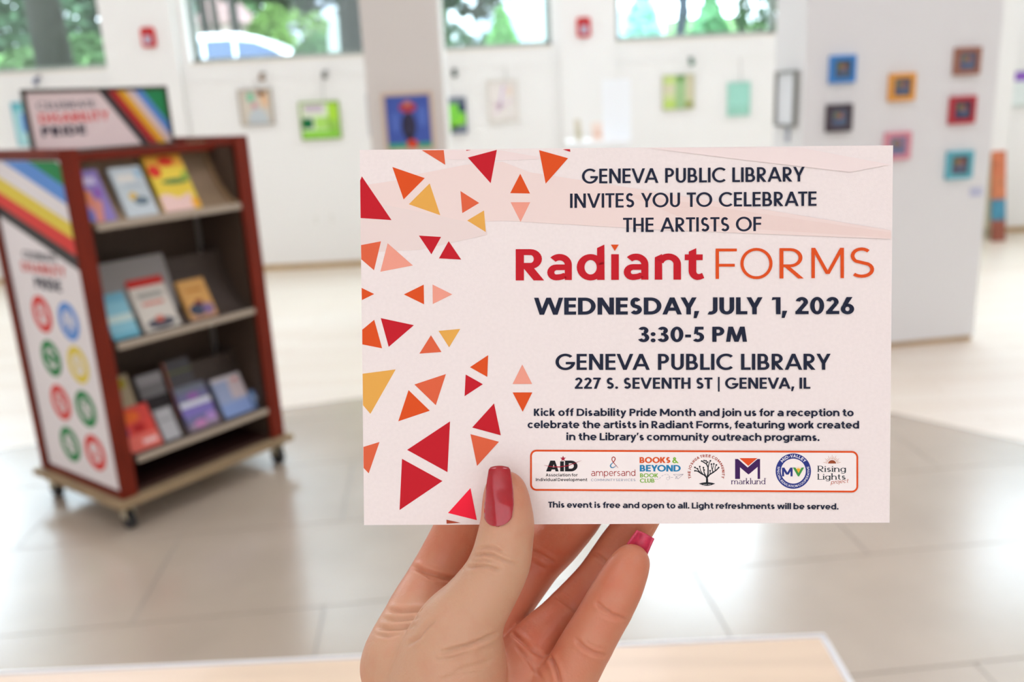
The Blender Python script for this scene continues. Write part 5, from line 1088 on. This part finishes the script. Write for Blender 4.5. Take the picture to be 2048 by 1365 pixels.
box('door', ((hx0+hx1)/2-.4, -.05, -1.5), ((hx0+hx1)/2+.4, 0, .6), mat('white_door', (226, 228, 236), .6), hs)
h2 = empty('brown_house', (0, 52, GZ+3), 0, 'low brown roofed house behind the thin dark trunks', 'building'); hx0, hx1 = atd(395, 52), atd(478, 52)
box('wall', (hx0, 0, -1.5), (hx1, 5, 1.2), mat('brown_siding', (166, 144, 140), .8), h2); MB().prism([(hx0-.3, 1.2), (hx1+.3, 1.2), ((hx0+hx1)/2, 2.8)], 1, -.3, 5.3).build('roof', mat('brown_roof', (140, 112, 110), .8), h2)
post = empty('white_post', (atd(1080, 12), 12, GZ), 0, 'pale bluish square post at the right of the middle window', 'post'); box('shaft', (-.09, 0, 0), (.09, .16, 2.8), mat('post_white', (226, 236, 250), .5), post); box('cap', (-.12, -.03, 2.8), (.12, .19, 2.86), mat('post_white', (226, 236, 250), .5), post); box('footing', (-.12, -.03, 0), (.12, .19, .08), mat('post_white', (226, 236, 250), .5), post)
wl = empty('white_sign_board', (atd(672, 16), 16, GZ), 0, 'white oval garden board left of the dark teal trunk', 'sign'); 
MB().prism([(.16*math.cos(a), .55+.5*math.sin(a)) for a in [2*math.pi*i/20 for i in range(20)]], 1, 0, .03).build('panel', mat('board_bright', (240, 244, 252), .5), wl); box('stake', (-.02, .03, 0), (.02, .05, .6), M_BARK, wl)
# umbrella like white shape in the right window
um = empty('white_parasol', (atd(1522, 15), 15, GZ), 0, 'white garden parasol seen near the right window mullion', 'parasol')
uz = zat(1522, 45, 15)-GZ; ring_ = [(.34*math.cos(2*math.pi*i/12), .34*math.sin(2*math.pi*i/12), uz) for i in range(12)]
MB().add([(0, 0, uz+.36)]+ring_+[(0, 0, uz+.30)], [(0, 1+i, 1+(i+1) % 12) for i in range(12)]+[(13, 1+(i+1) % 12, 1+i) for i in range(12)]).build('canopy', mat('parasol_white', (244, 248, 252), .6), um); MB().tube([(0, 0, 0), (0, 0, uz+.34)], .018, 8).build('pole', M_MET, um)
# white car parked on the street
car = empty('white_car', (atd(480, 27), 27, GZ), 0, 'white car parked on the street, only its roof and windows above the sill', 'car')
M_CAR = mat('car_white', (240, 243, 248), .25, coat=.5); M_CG = mat('car_glass', (70, 84, 110), .3, .3)
body = [(-2.2, .35), (-2.25, .95), (-2.15, 1.35), (-1.85, 1.66), (-1.0, 1.74), (-.1, 1.72), (.5, 1.58), (1.05, 1.34), (1.6, 1.02), (2.3, .92), (2.45, .7), (2.45, .35)]
MB().prism(body, 1, 0, 1.8).build('body', M_CAR, car, bevel=.05)
for q in ([(-2.0, 1.02), (-1.9, 1.35), (-1.72, 1.52), (-1.15, 1.56), (-1.15, 1.02)], [(-1.07, 1.02), (-1.07, 1.57), (-.25, 1.57), (-.25, 1.02)], [(-.17, 1.02), (-.17, 1.56), (.4, 1.47), (.85, 1.28), (1.2, 1.06), (1.2, 1.02)]): MB().prism(q, 1, -.01, 0).build('side_window', M_CG, car)
for x in (-1.25, 1.55):
    for yy in (.0, 1.62): MB().tube([(x, yy-.02, .33), (x, yy+.2, .33)], .33, 20).build('wheel', M_RUB, car)
box('door_handle', (-.5, -.03, .92), (-.34, 0, .95), M_MET, car)
# person walking past: one continuous body
px_ = atd(1366, 12.0)
fp = Field((-.45, -.35, -.02), (.45, .35, 1.78), .022); Dp = fp.new()
def cp(a, b, r0, r1, k=.03, D=None): fp.cap(Dp if D is None else D, a, b, r0, r1, k)
cp((0, 0, .92), (0, 0, 1.05), .135, .13); cp((0, 0, 1.05), (0, .0, 1.38), .13, .16); cp((-.15, 0, 1.40), (.15, 0, 1.40), .06, .06); cp((0, 0, 1.42), (0, 0, 1.54), .055, .05); cp((0, -.01, 1.60), (0, -.01, 1.66), .088, .09, .02)
cp((-.07, 0, .92), (-.05, -.10, .50), .095, .062); cp((-.05, -.10, .50), (-.05, .02, .09), .06, .042); cp((-.05, .03, .05), (-.05, -.14, .04), .042, .036)
cp((.07, 0, .92), (.06, .10, .50), .095, .062); cp((.06, .10, .50), (.06, .20, .11), .06, .042); cp((.06, .22, .06), (.06, .06, .04), .042, .036)
cp((-.20, 0, 1.38), (-.25, .05, 1.12), .05, .042); cp((-.25, .05, 1.12), (-.12, -.16, .98), .038, .03); cp((.20, 0, 1.38), (.25, .03, 1.10), .05, .042); cp((.25, .03, 1.10), (.20, -.12, .90), .038, .03); 
for s_, hx, hy, hz in ((-1, -.10, -.18, .96), (1, .20, -.14, .87)):
    cp((hx, hy, hz), (hx+.01, hy-.03, hz-.06), .034, .03, .01)
    for q in range(4): cp((hx-.024+q*.017, hy-.03, hz-.06), (hx-.026+q*.018, hy-.05, hz-.115+.006*abs(q-1.5)), .0125, .011, .004)
    cp((hx+.03, hy-.02, hz-.02), (hx+.045, hy-.05, hz-.07), .013, .011, .004)
Vp, Fp = surface_nets(Dp, fp.lo, .022); Vp = lap(Vp, Fp, 2)
if (vnorm(Vp, Fp)*(Vp-Vp.mean(0))).sum(1).mean() < 0: Fp = Fp[:, ::-1]
mp_ = bpy.data.meshes.new('person'); mp_.from_pydata(Vp.tolist(), [], Fp.tolist()); mp_.update()
M_JE = mat('navy_jeans', (36, 48, 72), .8); M_TOP = mat('navy_top', (92, 104, 130), .8); M_SKN = mat('skin_far', (206, 172, 150), .6); M_SHO = mat('dark_shoes', (40, 40, 44), .6)
for m_ in (M_SKN, M_JE, M_TOP, M_SHO): mp_.materials.append(m_)
cz = np.array([Vp[list(f)].mean(0) for f in Fp]); mi = np.where(cz[:, 2] < .09, 3, np.where((cz[:, 2] < 1.0) & (np.abs(cz[:, 0]) < .17) & ~((cz[:, 1] < -.13) & (cz[:, 2] > .78)), 1, np.where((cz[:, 2] < 1.49) & (cz[:, 2] > 1.0), 2, 0)))
mp_.polygons.foreach_set('material_index', mi.astype(np.int32))
person = link('person', mp_, [M_SKN], smooth=True); person.location = (px_, 12.0, GZ); person.rotation_euler = (0, 0, .5); person.scale = (1, 1, 1)
tag(person, 'person in navy jeans walking past outside the right window', 'person')
rs = np.random.RandomState(4); hb = MB(); ang = [2*math.pi*i/14 for i in range(14)]
rings = [(1.60, .104), (1.66, .112), (1.72, .098), (1.765, .06)]
hb.add([(r_*math.cos(a)*.95, .018+r_*math.sin(a), z_+(.05 if math.sin(a) < -.5 and z_ < 1.65 else 0)) for z_, r_ in rings for a in ang]+[(0, .015, 1.785)],
       [(j*14+i, j*14+(i+1) % 14, (j+1)*14+(i+1) % 14, (j+1)*14+i) for j in range(3) for i in range(14)]+[(42+i, 42+(i+1) % 14, 56) for i in range(14)]).build('hair', mat('brown_hair', (84, 62, 46), .7), person, smooth=True)
for x in (-.032, .032): MB().tube([(x, -.088, 1.645), (x, -.098, 1.645)], .010, 10).build('eye', mat('eye_dark', (40, 34, 32), .3), person)
MB().add([(-.014, -.092, 1.605), (.014, -.092, 1.605), (0, -.122, 1.608), (0, -.094, 1.65)], [(0, 1, 2), (0, 2, 3), (1, 3, 2), (0, 3, 1)]).build('nose', M_SKN, person)
box('mouth', (-.022, -.096, 1.578), (.022, -.088, 1.585), mat('lips', (176, 100, 92), .6), person)
for x in (-.094, .094): MB().tube([(x-.008, -.005, 1.60), (x+.008, -.005, 1.66)], [.014, .02], 8).build('ear', M_SKN, person)

for i, (px, y, w_, h_, col, lab) in enumerate([(-60, 58, 6.5, 12, (110, 150, 112), 'tall soft green tree far behind the leftmost window'), (190, 66, 7.5, 14, (104, 140, 112), 'tall grey green tree far behind the right part of the leftmost window'), (440, 74, 7.5, 13, (150, 196, 140), 'pale green tree far behind the thin dark trunks'), (640, 60, 6., 11, (120, 172, 108), 'mid green tree far behind the lilac house'), (800, 69, 4.0, 10, (110, 160, 100), 'mid green tree far behind, hidden partly by the column')]):
    tree('distant_tree', lab, atd(px, y), y, (h_*.5, .3, 0), [(0, 0, h_*.55, w_, 2.2, h_*.42), (w_*.5, .5, h_*.3, w_*.6, 2, h_*.28), (-w_*.5, .5, h_*.3, w_*.6, 2, h_*.28)], col, 2600, .55, 60+i, z0=GZ+2, bright=.62)
tree('corner_tree', 'grey green tree filling the window at the far right edge', atd(2120, 12.5), 12.5, (2.2, .12, 0), [(0, 0, 1.5, 1.5, 1.1, 1.4)], (116, 156, 140), 3600, .2, 71)
